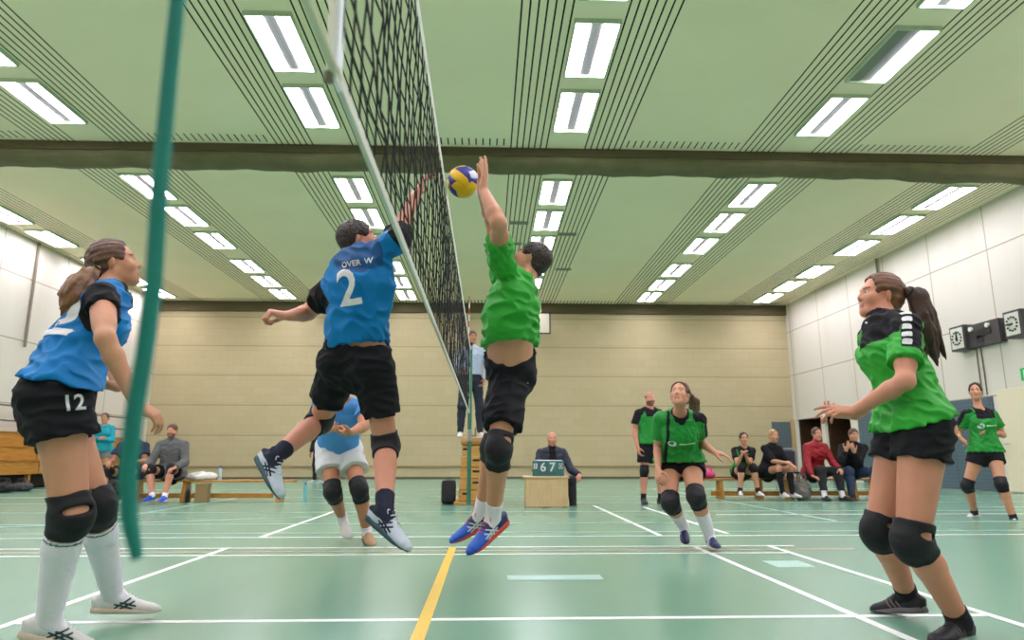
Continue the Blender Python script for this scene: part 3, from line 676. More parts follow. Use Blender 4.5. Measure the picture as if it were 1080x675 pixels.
# two dark door openings in the side wall
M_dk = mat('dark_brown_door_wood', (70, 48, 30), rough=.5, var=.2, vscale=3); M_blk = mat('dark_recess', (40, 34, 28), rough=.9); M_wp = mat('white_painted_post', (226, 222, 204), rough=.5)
M_slate = NT('slate_blue_door_boards', .55, .3); n = M_slate; d = n.op('MAXIMUM', n.seam(n.Z, .085, 0, .008), n.seam(n.Y, 1.32, .2, .02)); M_slate = n.color(n.mix(n.op('MULTIPLY', d, .6), s2l((86, 104, 114)), s2l((48, 60, 68))))
for i, (a, b) in enumerate(((yA1, yA0), (yB1, yB0))):
    d = St(MB().box((XR + .06, a - .05, 0), (XR + 1.9, a, ZD + .05)).box((XR + .06, b, 0), (XR + 1.9, b + .05, ZD + .05)).box((XR + .06, a, ZD), (XR + 1.9, b, ZD + .05)).box((XR + 1.85, a, 0), (XR + 1.9, b, ZD)), 'door_%d' % (i + 1), M_blk)
    lf = MB().box((XR + .08, b - .06, .01), (XR + .85, b - .01, ZD - .03), 0, .008).build('door_leaf', M_dk, d); MB().tube([(XR + .82, b - .06, 1.03), (XR + .82, b - .12, 1.03), (XR + .70, b - .12, 1.03)], .011, 8).build('door_handle', mat('steel', (170, 172, 170), rough=.3, metal=.8), lf, True)
    for y in (a - .03, b + .03) if i == 1 else (b + .02,): MB().box((XR - .04, y - .05, 0), (XR + .06, y + .05, ZD + .06), 0, .01).build('door_post', M_wp, d)
St(MB().box((XR - .035, yP1, .02), (XR, yP0 - .12, ZD), 0, .01), 'trim_1', M_slate)
dd = St(MB().box((XR - .03, yD1, .02), (XR, yD0, ZD + .12), 0, .01), 'door_3', mat('cream_door', (226, 216, 188), rough=.5)); MB().tube([(XR - .03, yD0 - .12, 1.02), (XR - .09, yD0 - .12, 1.02), (XR - .09, yD0 - .26, 1.02)], .011, 8).build('door_handle', mat('steel', (170, 172, 170)), dd, True)
xd0, xd1 = at(815.5, 470, YF)[0], at(834.5, 470, YF)[0]
dd = St(MB().box((xd0, YF - .05, .02), (xd1, YF, 2.0), 0, .008), 'door_4', mat('slate_blue_door', (92, 106, 108), rough=.5)); MB().tube([(xd0 + .1, YF - .05, 1.03), (xd0 + .1, YF - .11, 1.03), (xd0 + .2, YF - .11, 1.03)], .011, 8).build('door_handle', mat('steel', (170, 172, 170)), dd, True)
St(MB().box((xd1 + .02, YF - .08, 0), (XR - .01, YF, 2.08), 0, .01), 'trim_2', mat('tan_door_frame', (186, 160, 112), rough=.5))
St(MB().box((XL, YF - .12, HC - .36), (XR, YF, HC)), 'shaded_trim', M_dark)  # strip along the wall top, shadow there painted in as dark olive
St(MB().box((XL, YF - .05, .40), (xd0 - .05, YF, .46), 0, .01), 'trim_4', mat('oak_rail', (150, 134, 98), rough=.6)); St(MB().box((XL, YF - .02, 0), (xd0 - .05, YF, .07)), 'baseboard_far', mat('dark_skirting', (86, 84, 66), rough=.7))
St(MB().box((XR - .02, YB, 0), (XR, yP1 - 1.9, .08)), 'baseboard_right', mat('dark_skirting', (86, 84, 66))); St(MB().box((XL, YB, 0), (XL + .02, 14.4, .08)), 'baseboard_left', mat('dark_skirting', (86, 84, 66)))
pp0, pp1 = atx(40, 268, XL + .05), atx(27, 366, XL + .05); St(MB().tube([(XL + .05, pp0[1], HC), (XL + .05, pp0[1], pp1[2])], .035, 8), 'trim_5', mat('grey_pipe', (120, 112, 96), rough=.6))
pr0, pr1 = atx(924, 275, XR - .05), atx(926, 330, XR - .05); St(MB().tube([(XR - .05, pr0[1], HC), (XR - .05, pr0[1], pr1[2])], .03, 8), 'trim_6', mat('grey_pipe', (120, 112, 96)))

# ceiling: smooth boards with slotted strips between them
n = NT('pale_green_ceiling', .8, .15)
loc = n.op('SUBTRACT', n.op('MULTIPLY', n.op('FRACT', n.op('ADD', n.op('DIVIDE', n.op('SUBTRACT', n.X, 1.40), 4.24), .5)), 4.24), 2.12)
al = n.op('ABSOLUTE', loc); zone = n.op('MULTIPLY', n.op('GREATER_THAN', al, .33), n.op('LESS_THAN', al, 1.08))
slot = n.op('MULTIPLY', zone, n.seam(al, .108, .345, .024))
end = n.op('MULTIPLY', n.op('GREATER_THAN', n.Y, 11.28), n.op('LESS_THAN', n.Y, 11.55)); s2 = n.op('MULTIPLY', n.op('MULTIPLY', end, n.op('GREATER_THAN', al, 1.08)), n.seam(n.X, .125, 0, .024))
e2 = n.op('MULTIPLY', n.op('GREATER_THAN', n.Y, 24.0), n.seam(n.X, .125, 0, .03))
jt = n.op('MULTIPLY', n.op('GREATER_THAN', al, 1.08), n.op('MULTIPLY', n.seam(n.Y, 3.1, .4, .012), .06))
d = n.op('MAXIMUM', n.op('MAXIMUM', slot, n.op('MAXIMUM', s2, e2)), jt)
base = n.mix(n.ramp(n.noise(.6, 3), .3, .7), s2l((242, 231, 199)), s2l((247, 236, 205)))
M_ceil = n.color(n.mix(d, base, s2l((34, 36, 28))))
St(MB().box((XL - .3, YB - .3, HC), (XR + .3, YF + .3, HC + .3)), 'ceiling', M_ceil)
# lights
M_tube = mat('light_diffuser', (255, 255, 255), emit=(246, 238, 255), estr=LIGHT); M_off = mat('dark_diffuser', (120, 126, 112), rough=.4); M_ref = mat('grey_reflector', (140, 140, 142), rough=.4); M_tray = mat('light_tray', (186, 200, 172), rough=.6)
YS = [(k, None) for k in (-.75, -.44, -.13, .18, .49, .80)] + [(1.10, 'second'), (1.412, 'first'), (1.722, 'nearest')]
before = [-.95, -.55, -.15, .22, .50, .79, 1.10, 1.412, 1.722]; beyond = [2.342, 2.655, 2.985, 3.415, 3.73, 4.04]
rows = {-3: 'row along the far left wall', -2: 'second row from the left wall', -1: 'row above the smashing man', 0: 'middle row above the blocker', 1: 'second row from the clock wall', 2: 'row along the clock wall'}
ordn = ['first', 'second', 'third', 'fourth', 'fifth', 'sixth', 'seventh', 'eighth', 'ninth']
def ceiling_light(cx, y0, label, off=None):
    r = empty('ceiling_light', (cx, y0 + .635, HC), label, 'ceiling light', 'twin strip lights in the ceiling'); L = 1.27; W = .285
    z = HC - .012
    fr = MB().box((cx - W - .025, y0 - .025, z - .05), (cx - W, y0 + L + .025, HC)).box((cx + W, y0 - .025, z - .05), (cx + W + .025, y0 + L + .025, HC)).box((cx - W, y0 - .025, z - .05), (cx + W, y0, HC)).box((cx - W, y0 + L, z - .05), (cx + W, y0 + L + .025, HC))
    fr.build('frame', M_tray, r); MB().box((cx - .075, y0, z - .004), (cx + .075, y0 + L, z + .006)).build('reflector', M_ref, r)
    for g in (-1, 1): MB().box((cx + g * .190 - .096, y0, z - .022), (cx + g * .190 + .096, y0 + L, z + .004)).build('diffuser', M_off if off == g else M_tube, r, label='unlit grey diffuser' if off == g else None)
for k in range(-3, 3):
    cx = 1.40 + 4.24 * k
    if k == -3: cx = -11.25
    for i, q in enumerate(before): ceiling_light(cx, q * 5.57, 'twin strip light, %s, %s before the dark beam' % (rows[k], ordn[len(before) - 1 - i]), -1 if (k == 1 and i == 7) else None)
    for i, q in enumerate(beyond): ceiling_light(cx, q * 5.57, 'twin strip light, %s, %s beyond the dark beam' % (rows[k], ordn[i]))
# grilles between the slots
for px, py, lb in ((556, 235, 'nearer'), (552, 257, 'farther')): pass
for px, py, lb in ((547, 235, 'dark vent grille in the slotted ceiling above the blocking man, nearer one'), (541, 257, 'dark vent grille in the slotted ceiling above the blocking man, farther one'), (598, 247, 'dark vent grille beside the middle row of lights, nearer one'), (594, 284, 'dark vent grille beside the middle row of lights, farther one')):
    c = atz(px, py, HC); r = empty('ceiling_vent', (c[0], c[1], HC), lb, 'vent', 'ceiling vents')
    MB().box((c[0] - .24, c[1] - .12, HC - .005), (c[0] + .24, c[1] + .12, HC), 0, .006).build('frame', mat('vent_grey', (150, 156, 134), rough=.6), r)
    m = MB()
    for j in range(6): m.box((c[0] - .22, c[1] - .10 + j * .034, HC - .008), (c[0] + .22, c[1] - .085 + j * .034, HC - .004))
    m.build('slats', mat('vent_dark', (120, 126, 106), rough=.7), r)
# partition curtain drawn up under the ceiling
r = empty('partition_curtain', (0, 11.95, HC), 'brown gathered partition curtain drawn up under a dark beam across the whole ceiling', 'curtain')
MB().box((XL + .02, 11.62, HC - .16), (XR - .02, 12.30, HC - .002), 0, .02).build('beam', M_dark, r)
m = MB(); NXc = 140; prof = []
for i in range(NXc + 1):
    x = XL + .03 + (XR - XL - .06) * i / NXc; e = max(0, (x - 7.2) / 3.9); dr = .10 * e + .03 * math.sin(x * 1.7) * e; rg = .012 * math.sin(x * 3.1) + .008 * math.sin(x * 8.7)
    prof.append([(x, 11.95 + .31 * math.cos(t) + rg, HC - .17 - (.17 + dr + rg) * math.sin(t) * (1 + .04 * math.sin(5 * t + x))) for t in np.linspace(0, math.pi, 13)])
for i in range(NXc): 
    for j in range(12): m.add([prof[i][j], prof[i + 1][j], prof[i + 1][j + 1], prof[i][j + 1]], [(0, 1, 2, 3)])
m.build('gathered_fabric', mat('olive_curtain_fabric', (108, 102, 72), rough=.85, var=.12, vscale=3, bump=.3, bscale=30), r, True)
# ------------------------------------------------------------------ players on court
M_blue = mat('jersey_blue', (0, 116, 182), rough=.6, spec=.25, bump=.1, bscale=300)
M_lblue = mat('jersey_light_blue', (74, 138, 200), rough=.6, spec=.25, bump=.1, bscale=300)
M_green = mat('jersey_green', (44, 158, 46), rough=.55, spec=.3, bump=.1, bscale=300)
M_green2 = mat('jersey_deep_green', (30, 136, 50), rough=.55, spec=.3, bump=.1, bscale=300)
M_black = mat('black_cloth', (22, 22, 26), rough=.75, spec=.2, bump=.12, bscale=260)
M_white = mat('white_cloth', (206, 206, 206), rough=.8, bump=.1, bscale=260)
M_print = mat('white_print', (216, 216, 216), rough=.5)
M_sockw = mat('white_sock', (226, 222, 230), rough=.9, bump=.3, bscale=220)
M_sockb = mat('black_sock', (24, 24, 30), rough=.9, bump=.3, bscale=220)
M_navy = mat('navy_knit', (26, 30, 50), rough=.85, bump=.2, bscale=220)
M_swhite = mat('white_shoe', (206, 204, 200), rough=.45); M_sblack = mat('black_shoe', (26, 26, 30), rough=.5); M_sblue = mat('blue_shoe', (24, 84, 190), rough=.4)
M_snavy = mat('navy_shoe', (26, 36, 82), rough=.45); M_solew = mat('white_sole', (204, 202, 196), rough=.5); M_solek = mat('dark_sole', (40, 42, 46), rough=.6); M_soler = mat('red_sole', (190, 60, 45), rough=.5)
M_solet = mat('teal_sole', (38, 70, 78), rough=.6); M_grey = mat('grey_trim', (150, 155, 165), rough=.5); M_solegum = mat('gum_sole', (196, 180, 160), rough=.6); M_red = mat('red_lace', (215, 70, 50), rough=.6)
M_silver = mat('silver_print', (190, 200, 205), rough=.35); M_sgrey = mat('pale_grey_shoe', (176, 188, 198), rough=.45)

def pk_sleeves(t0=.0, sides='LR', amax=9):
    """1 on the sleeves, 0 on the trunk"""
    def f(C, x):
        m = np.zeros(len(C), int)
        for sd in sides:
            a, b = x['J']['sh' + sd], x['J']['el' + sd]; d = nrm(b - a); v = C - a; al = v @ d
            r = np.linalg.norm(v - np.outer(al, d), axis=1); o = nrm(a - x['S0']); u = np.abs(x['tl'](C)[0])
            m[(r < .098) & (al < amax) & ((al > t0) | (v @ o > .0)) & (v @ o > -.055)] = 1
        return m
    return f
def pk_panel(side, hw=.6, back=0.0, yoke=None, cuff=.5):
    """1 on a band over the outside of the sleeve and on the yoke at the chest"""
    def f(C, x):
        m = np.zeros(len(C), int); u, v, t = x['tl'](C)
        for sd in side:
            a, b = x['J']['sh' + sd], x['J']['el' + sd]; d = nrm(b - a); o = nrm(a - x['S0']); o = nrm(o - d * (o @ d) * .999)
            if np.linalg.norm(o) < .1: o = x['up']
            k = np.cross(d, o); w = C - a; al = w @ d
            c0 = (C - x['J']['N']) @ o
            ang = (w @ k); near = np.linalg.norm(w - np.outer(np.clip(al, -.02, .4), d), axis=1) < .14
            rad = np.where(al > 0, w @ o, w @ x['up'])
            m[(np.abs(ang - back) < hw * .1) & near & ((rad > -.01) | (al < .02)) & (c0 > .105) & (al < cuff)] = 1
        if yoke is not None: m[(t > yoke) & (v > .0) & (np.abs(u) < .118)] = 1
        return m
    return f
asics = dict(stripe=M_navy, lace=M_print)

M_dkb0 = mat('jersey_dark_blue', (0, 74, 128), rough=.6)
# --- left foreground: woman in blue, number 12
A, Ax = person('woman in blue number 12 jersey and white knee socks leaning forward', dict(
    H=1.76, fem=True, q=.006, leg=1.12, fat=1.0, skin='fair', hair='tied', hairc='brown', tailc='golden', bust=.6,
    P=(60, 424, 2.86), N=(114, 311, 'f'), hax=(.50, -.86, 0), sax=(.45, -.89, .0), bend=-.02,
    head=(121, 279, 'f'), look=(.90, .38, .30), hup=(-.25, -.05, 1),
    elR=(111, 357, 'n'), wrR=(143, 424, 'f'), elL=(118, 376, 'f'), wrL=(124, 408, 'n'),
    handR=dict(px=(170, 440, .05), palm=(-.3, .5, -1), curl=.5, spread=.2, thumb=.6), handL=dict(px=(108, 407, 0), palm=(0, 0, 1), curl=.5),
    knR=(75, 543, 'n'), anR=(51, 655, 2.92), toR=(81, 673, 2.97), fupR=(0, 0, 1), knL=(101, 533, 'n'), anL=(119, 628, 3.36), toL=(168, 645, 3.42), fupL=(-.1, 0, 1),
    tail=[at(101, 286, 2.98), at(93, 291, 2.93), at(84, 301, 2.90), at(78, 314, 2.88), at(73, 328, 2.87)], tailr=[.022, .036, .050, .054, .030],
    shirt=dict(mats=[M_blue, M_black], pick=pk_sleeves(.01, 'LR', .125), g=.016, gh=.022, hem=.15, sleeve=.34, loose=.012, wr=.009, wf=48, neckline=M_black, hemn=(-.18, 0, -1)),
    shorts=dict(mats=[M_black], f=.36, g=.019, loose=.020, waist=.24, tilt=-.1, wr=.006, wf=50),
    pad=dict(u=.15, d=.18), padR=dict(u=.18, d=.19, hole=(.7, -.65, .1), hz=.03, hwid=.06), sock=dict(f=.80, mat=M_sockw, stripe=mat('teal_stripe', (70, 110, 105))),
    shoe=dict(upper=M_swhite, sole=M_solegum, stripe=mat('dark_teal_print', (30, 60, 62)), lace=M_print)))
J = Ax['J']
bn = nrm(-Ax['sfw']); upv = Ax['up']; cB = lerp(J['P'], J['N'], .60) + np.cross(upv, bn) * .028
decal('back_number', text_mesh('12', .27), Ax['shirt'], cB, np.cross(upv, bn), upv, M_print, A)
decal('back_print', patch_mesh(.075, .034, .2), Ax['shirt'], lerp(J['P'], J['N'], .93) + np.cross(upv, bn) * .02, np.cross(upv, bn), upv, M_print, A); decal('back_print_line', patch_mesh(.05, .006, .4), Ax['shirt'], lerp(J['P'], J['N'], .932) + np.cross(upv, bn) * .02, np.cross(upv, bn), upv, M_dkb0, A, lift=.006)
lt = nrm(J['knR'] - J['hiR']); sn = nrm(V3(.62, -.78, 0) - lt * (V3(.62, -.78, 0) @ lt))
decal('shorts_number', text_mesh('12', .085), Ax['shorts'], lerp(J['hiR'], J['knR'], .10) + np.cross(-lt, sn) * .035, np.cross(-lt, sn), -lt, M_print, A)

# --- spiker
B, Bx = person('man in blue number 2 jersey jumping to smash the ball over the net', dict(
    H=1.93, q=.0065, skin='pink', hair='short', hairc='dark', stubble=True, sw=.205, fat=.98, leg=1.02,
    P=(377, 380, 3.85), N=(381, 274, 'n'), hax=(.90, -.40, .05), sax=(.82, -.32, .47), bend=-.02,
    head=(378, 254, 'f'), look=(.92, .22, .34), hup=(-.3, -.1, 1), lift=dict(R=(.02, 0, .05)),
    elR=(423, 241, 'f'), wrR=(439, 204, 'f'), elL=(325, 330, 'f'), wrL=(305, 333, 'n'),
    handR=dict(px=(451, 182, .04), palm=(.8, .3, -.4), curl=.3, spread=.25, thumb=.7), handL=dict(px=(292, 330, -.02), palm=(0, .3, -1), curl=1.0, thumb=.2),
    knR=(407, 470, 'f'), anR=(406, 540, 'n'), toR=(428, 578, 'n'), fupR=(.55, -.2, .8), knL=(337, 444, 'f'), anL=(289, 483, 'n'), toL=(294, 522, 'n'), fupL=(.80, -.1, .55),
    shirt=dict(mats=[M_blue, M_black, M_dkb0], pick=lambda C, x: np.where((pk_sleeves(.02)(C, x) == 0) & (np.linalg.norm(C - x['J']['N'] - x['up'] * .02, axis=1) < .150), 2, pk_sleeves(.02)(C, x)), over=False, g=.02, gh=.03, hem=.13, sleeve=.42, loose=.02, wr=.011, wf=42, seed=3, neckline=mat('jersey_dark_blue', (0, 80, 140), rough=.6), hemn=(.12, 0, -1)),
    shorts=dict(mats=[M_black], f=dict(L=.66, R=.64), g=.020, loose=.014, waist=.20, wr=.008, wf=45),
    pad=dict(u=.16, d=.18), sock=dict(f=.24, mat=M_navy),
    shoe=dict(upper=M_sgrey, sole=M_solet, stripe=M_navy, lace=M_print, tri=(M_navy, lambda x, h, y: (h > .058) & (x < .075)))))
J = Bx['J']; bn = nrm(-Bx['sfw']); rB = np.cross(Bx['up'], bn)
M_dkb = mat('jersey_dark_blue', (0, 80, 140))
rB2 = nrm(rB - Bx['up'] * .0)
cB = lerp(J['P'], J['N'], .735) - rB * .015
ang = math.radians(14); rB3 = rB * math.cos(ang) + np.cross(bn, rB) * math.sin(ang); uB3 = np.cross(bn, rB3)
decal('back_number', text_mesh('2', .27), Bx['shirt'], cB, rB3, uB3, M_print, B)
decal('back_lettering', text_mesh('OVER  W', .042), Bx['shirt'], lerp(J['P'], J['N'], .985) + rB * .012, rB3, uB3, M_print, B)

# --- blocker
Cc, Cx = person('man in plain green jersey and black shorts jumping to block at the net', dict(
    H=1.91, q=.0065, skin='fair', hair='short', hairc='dark', fat=1.18,
    P=(538, 393, 4.15), N=(548, 300, 'n'), hax=(.05, 1, 0), sax=(.10, 1, 0), bend=.02,
    head=(560, 275, 'f'), look=(-.80, .22, .50), hup=(.45, 0, 1), lift=dict(L=(-.085, .02, .15), R=(-.11, -.04, .15)),
    elL=(526, 236, 'n'), wrL=(510, 202, 'f'), elR=(519, 232, 'f'), wrR=(508, 200, 'n'),
    handL=dict(px=(514, 176, 0), palm=(-1, .1, 0), curl=.1, spread=.25, thumb=.9), handR=dict(px=(510, 178, .03), palm=(-1, -.1, 0), curl=.12, spread=.25, thumb=.9),
    knL=(526, 474, 'n'), anL=(520, 547, 'f'), toL=(497, 582, 'n'), knR=(520, 472, 'n'), anR=(507, 542, 'f'), toR=(475, 574, 'f'), fupL=(-.15, -.2, 1), fupR=(-.1, -.2, 1),
    shirt=dict(mats=[M_green, M_black], over=False, g=.022, gh=.046, hem=.32, sleeve=.62, loose=.012, wr=.011, wf=46, seed=5, neckline=M_green2, hemn=(.05, 0, -1)),
    shorts=dict(mats=[M_black], f=.72, g=.018, loose=.034, waist=.235, wr=.009, wf=45, tilt=.08),
    pad=dict(u=.16, d=.20), padL=dict(u=.20, d=.25, hole=(.75, -.6, 0), hz=.12), sock=dict(f=.24, mat=M_sockw),
    shoe=dict(upper=M_sblue, sole=M_soler, stripe=M_silver, lace=M_red, tri=(M_snavy, lambda x, h, y: (x < .09)))))

# --- right foreground woman
D, Dx = person('woman in green jersey with long dark ponytail standing in profile, white squares on black sleeve', dict(
    H=1.76, fem=True, q=.006, leg=1.12, fat=.96, glute=(.036, .080), skin='pink', hair='tied', hairc='ginger', tailc='chestnut', bust=.45,
    P=(963, 455, 2.98), N=(934, 341, 'f'), hax=(.08, 1, 0), sax=(.08, 1, 0), bend=-.015,
    head=(928, 313, 'f'), look=(-.97, .08, .20), hup=(.12, 0, 1),
    elL=(955, 402, 'n'), wrL=(902, 433, 'f'), elR=(936, 408, 'f'), wrR=(903, 438, 'n'),
    handL=dict(px=(868, 430, .0), palm=(.1, .6, -.9), curl=.35, spread=.15, thumb=.6, fc=(.15, .35, .5, .6)), handR=dict(px=(872, 436, 0), palm=(0, .2, 1), curl=.45),
    knL=(962, 571, 'n'), anL=(1013, 656, 'f'), toL=(984, 678, 'n'), knR=(928, 560, 'n'), anR=(957, 628, 'f'), toR=(921, 644, 'f'), fupL=(0, 0, 1), fupR=(0, 0, 1),
    tail=[at(957, 307, 3.12), at(968, 313, 3.12), at(974, 333, 3.12), at(978, 352, 3.12), at(986, 376, 3.12)], tailr=[.022, .045, .052, .046, .018],
    shirt=dict(mats=[M_green, M_black], pick=pk_panel('LR', hw=.46, back=.0, yoke=.76, cuff=.165), g=.018, gh=.024, hem=.07, sleeve=.68, loose=.02, wr=.008, wf=55, seed=8, neckline=M_black, hemn=(.27, 0, -1)),
    shorts=dict(mats=[M_black], f=.29, g=.010, loose=.024, waist=.16, wr=.006, wf=50),
    pad=dict(u=.17, d=.19), padL=dict(u=.18, d=.19, hole=(.45, -.85, 0), hz=.05, hwid=.05), padR=dict(u=.17, d=.19, hole=(.45, -.85, 0), hz=.04), sock=dict(f=.15, mat=M_sockb),
    shoe=dict(upper=M_sblack, sole=mat('mauve_sole', (104, 96, 102), rough=.5), stripe=mat('mauve_print', (110, 90, 100)), lace=M_sblack, plain=True)))
def sleeve_patches(root, x, sd, n=4, w=.036, h=.03, off=.0, t=(.0, .62), back=0.0):
    J = x['J']; a, b = J['sh' + sd], J['el' + sd]; d = nrm(b - a); o = nrm(a - x['S0']); o = nrm(o - d * (o @ d)); o = nrm(o * .9 + x['up'] * .0); k = np.cross(d, o)
    for i in range(n):
        tt = t[0] + (t[1] - t[0]) * i / max(n - 1, 1); c = a + d * np.linalg.norm(b - a) * tt + k * back
        decal('sleeve_patch', patch_mesh(w, h), x['shirt'], c, np.cross(d, o), -d if False else np.cross(o, np.cross(d, o)), M_print, root, cut=.01, reach=.2)
sleeve_patches(D, Dx, 'L', 5, .034, .028, t=(-.12, .46), back=.028)

# --- mid court
E_, Ex = person('woman in green jersey with white chest emblem and dark ponytail moving in at mid court', dict(
    H=1.72, fem=True, q=.009, skin='fair', hair='tied', hairc='brown', fat=1.0, leg=1.08,
    P=(717, 489, 5.9), N=(717, 437, 'n'), hax=(-.95, .25, .05), sax=(-.96, .15, .05),
    head=(717, 417, 'n'), look=(-.42, -.78, .38),
    elR=(694, 470, 'f'), wrR=(694, 495, 'n'), elL=(738, 466, 'f'), wrL=(752, 476, 'n'), handR=dict(curl=.6, palm=(.7, .5, 0)), handL=dict(px=(764, 479, -.02), palm=(0, .3, -1), curl=.3, spread=.2),
    knR=(707, 531, 'n'), anR=(721, 556, 'f'), toR=(723, 574, 'n'), fupR=(0, -.4, 1), knL=(734, 524, 'n'), anL=(749, 566, 'f'), toL=(757, 579, 'n'), fupL=(0, 0, 1),
    tail=[at(727, 418, 5.85), at(732, 424, 5.88), at(733, 432, 5.9), at(731, 438, 5.9)], tailr=[.03, .045, .04, .015],
    shirt=dict(mats=[M_green2, M_black], pick=lambda C, x: (pk_panel('L', hw=.5, yoke=None)(C, x) | ((np.abs(x['tl'](C)[0] - .135) < .012) & (x['tl'](C)[1] > 0)).astype(int)), g=.017, gh=.028, hemn=(0, 0, -1), hem=.03, sleeve=.64, loose=.018, wr=.007, wf=60, seed=11, neckline=M_black),
    shorts=dict(mats=[M_black], f=.32, g=.014, loose=.02, waist=.18),
    pad=dict(u=.20, d=.24), sock=dict(f=.62, mat=M_sockw), shoe=dict(upper=M_snavy, sole=M_solew, stripe=M_silver)))
F_, Fx = person('player in light blue jersey and white shorts crouching behind the jumping man', dict(
    H=1.84, q=.009, skin='tan', hair='short', hairc='dark', leg=1.05,
    P=(357, 474, 6.3), N=(360, 424, 'n'), hax=(-1, .05, 0), sax=(-1, .05, 0),
    head=(362, 402, 'n'), look=(.35, -.8, .45),
    elR=(338, 452, 'n'), wrR=(351, 452, 'n'), elL=(384, 450, 'n'), wrL=(370, 456, 'n'), handR=dict(px=(362, 450, -.02), palm=(0, 0, -1), curl=.9), handL=dict(px=(360, 456, -.05), palm=(0, 0, 1), curl=.6),
    knR=(351, 519, 'n'), anR=(361, 546, 'f'), toR=(368, 567, 'n'), knL=(379, 516, 'n'), anL=(387, 561, 'f'), toL=(392, 575, 'n'), fupR=(0, -.5, 1), fupL=(0, 0, 1),
    shirt=dict(mats=[M_lblue], over=False, g=.018, gh=.03, hem=-.02, sleeve=.6, loose=.03, wr=.006, wf=24, seed=13),
    shorts=dict(mats=[M_white], f=.55, g=.02, loose=.035, waist=.2, wr=.006), pad=dict(u=.20, d=.26), sock=dict(f=.16, mat=M_sockw),
    shoe=dict(upper=M_swhite, sole=M_solew), shoeL=dict(upper=mat('tan_shoe', (176, 140, 105)), sole=M_solek)))
G_, Gx = person('woman in green jersey with black yoke standing ready in front of the blue-grey doors', dict(
    H=1.70, fem=True, q=.0095, skin='fair', hair='tied', hairc='dark', leg=1.04,
    P=(1040, 478, 8.55), N=(1032, 433, 'n'), hax=(-1, .1, 0), sax=(-1, .15, 0),
    head=(1029, 413, 'n'), look=(-.62, -.75, .10),
    elR=(1010, 457, 'f'), wrR=(1012, 461, 'n'), elL=(1058, 459, 'f'), wrL=(1043, 455, 'n'), handR=dict(px=(1016, 464, -.02), palm=(.5, 0, -1), curl=.7), handL=dict(px=(1034, 453, -.03), palm=(0, 0, -1), curl=.6),
    knR=(1020, 512, 'n'), anR=(1028, 541, 'f'), toR=(1016, 549, 'n'), knL=(1056, 511, 'n'), anL=(1069, 547, 'f'), toL=(1073, 555, 'n'), fupR=(0, 0, 1), fupL=(0, 0, 1),
    shirt=dict(mats=[M_green2, M_black], pick=pk_panel('LR', hw=.42, yoke=.80), g=.018, gh=.03, hemn=(0, 0, -1), hem=.02, sleeve=.62, loose=.025, wr=.007, wf=60, seed=17, neckline=M_black),
    shorts=dict(mats=[M_black], f=.32, g=.014, loose=.02, waist=.18), pad=dict(u=.20, d=.22), sock=dict(f=.14, mat=M_sockb), shoe=dict(upper=M_swhite, sole=M_solew)))
sleeve_patches(Gx['root'], Gx, 'L', 4, .05, .045, t=(.0, .5))
for x in (Ex, Gx):
    J = x['J']; n_ = x['sfw']; r_ = np.cross(x['up'], n_)
    decal('chest_emblem', disc_mesh(.034), x['shirt'], lerp(J['P'], J['N'], .64) - r_ * .075, r_, x['up'], M_print, x['root'])
    decal('chest_emblem_mark', patch_mesh(.02, .02, .3), x['shirt'], lerp(J['P'], J['N'], .64) - r_ * .075, r_, x['up'], M_green2, x['root'], lift=.006)
    decal('chest_stripe', patch_mesh(.13, .016, .45), x['shirt'], lerp(J['P'], J['N'], .635) + r_ * .045, r_, x['up'], mat('pale_green_print', (165, 222, 165)), x['root'])
# ------------------------------------------------------------------ net, posts, ball
M_tapew = mat('white_net_tape', (200, 200, 186), rough=.75, bump=.15, bscale=180); M_cord = mat('black_net_cord', (26, 26, 26), rough=.8); M_ropew = mat('cream_rope', (214, 208, 184), rough=.8, bump=.3, bscale=300)
M_pgreen = mat('green_painted_steel', (52, 110, 84), rough=.4); M_steel = mat('steel', (170, 172, 170), rough=.3, metal=.8)
NY0, NY1, NZ0, NZ1 = 1.16, 10.55, 1.415, 2.44
net = empty('volleyball_net', (XN, (NY0 + NY1) / 2, NZ0), 'black mesh volleyball net with white top tape stretched between green posts', 'net')
rs = np.random.RandomState(2)
m = MB(); ny = 95; nz = 10; ys = np.linspace(NY0, NY1, ny); zs = np.linspace(NZ0 + .012, NZ1 - .03, nz + 1)
jit = rs.normal(size=(ny, nz + 1, 3)) * np.array([.003, .0025, .0025]); jit[:, -1] = 0; jit[:, 0] *= (0, 0, .3)
node = np.array([[(XN, ys[i], zs[j]) for j in range(nz + 1)] for i in range(ny)]) + jit
node[:, 1:-1, 0] += .010 * np.sin(ys * 2.1)[:, None] * np.sin(np.linspace(0, math.pi, nz - 1))[None]
for i in range(ny): m.tube([node[i, j] for j in range(nz + 1)], .0029, 5, 0, False)
for j in range(1, nz): m.tube([node[i, j] for i in range(ny)], .0029, 5, 0, False)
m.build('netting', M_cord, net, True)
m = MB(); m.obox((XN, (NY0 + NY1) / 2, NZ1 - .012), (1, 0, 0), (0, 1, 0), (.008, NY1 - NY0 + .05, .065), 0, .003); m.build('top_tape', M_tapew, net)
m = MB(); m.obox((XN, (NY0 + NY1) / 2, NZ0), (1, 0, 0), (0, 1, 0), (.012, NY1 - NY0 + .05, .032), 0, .004); m.build('bottom_tape', M_tapew, net)
for y in (NY0 - .01, NY1): MB().obox((XN, y, (NZ0 + NZ1) / 2), (1, 0, 0), (0, 1, 0), (.010, .045, NZ1 - NZ0 + .04), 0, .003).build('side_tape', mat('white_side_tape', (228, 230, 232), rough=.6), net)
MB().tube([(XN - .010, NY0 - .03, NZ0 - .012), (XN - .010, NY0 - .03, NZ1 + .03)], .0065, 10).build('dowel', mat('pale_dowel', (226, 222, 204), rough=.5), net, True)
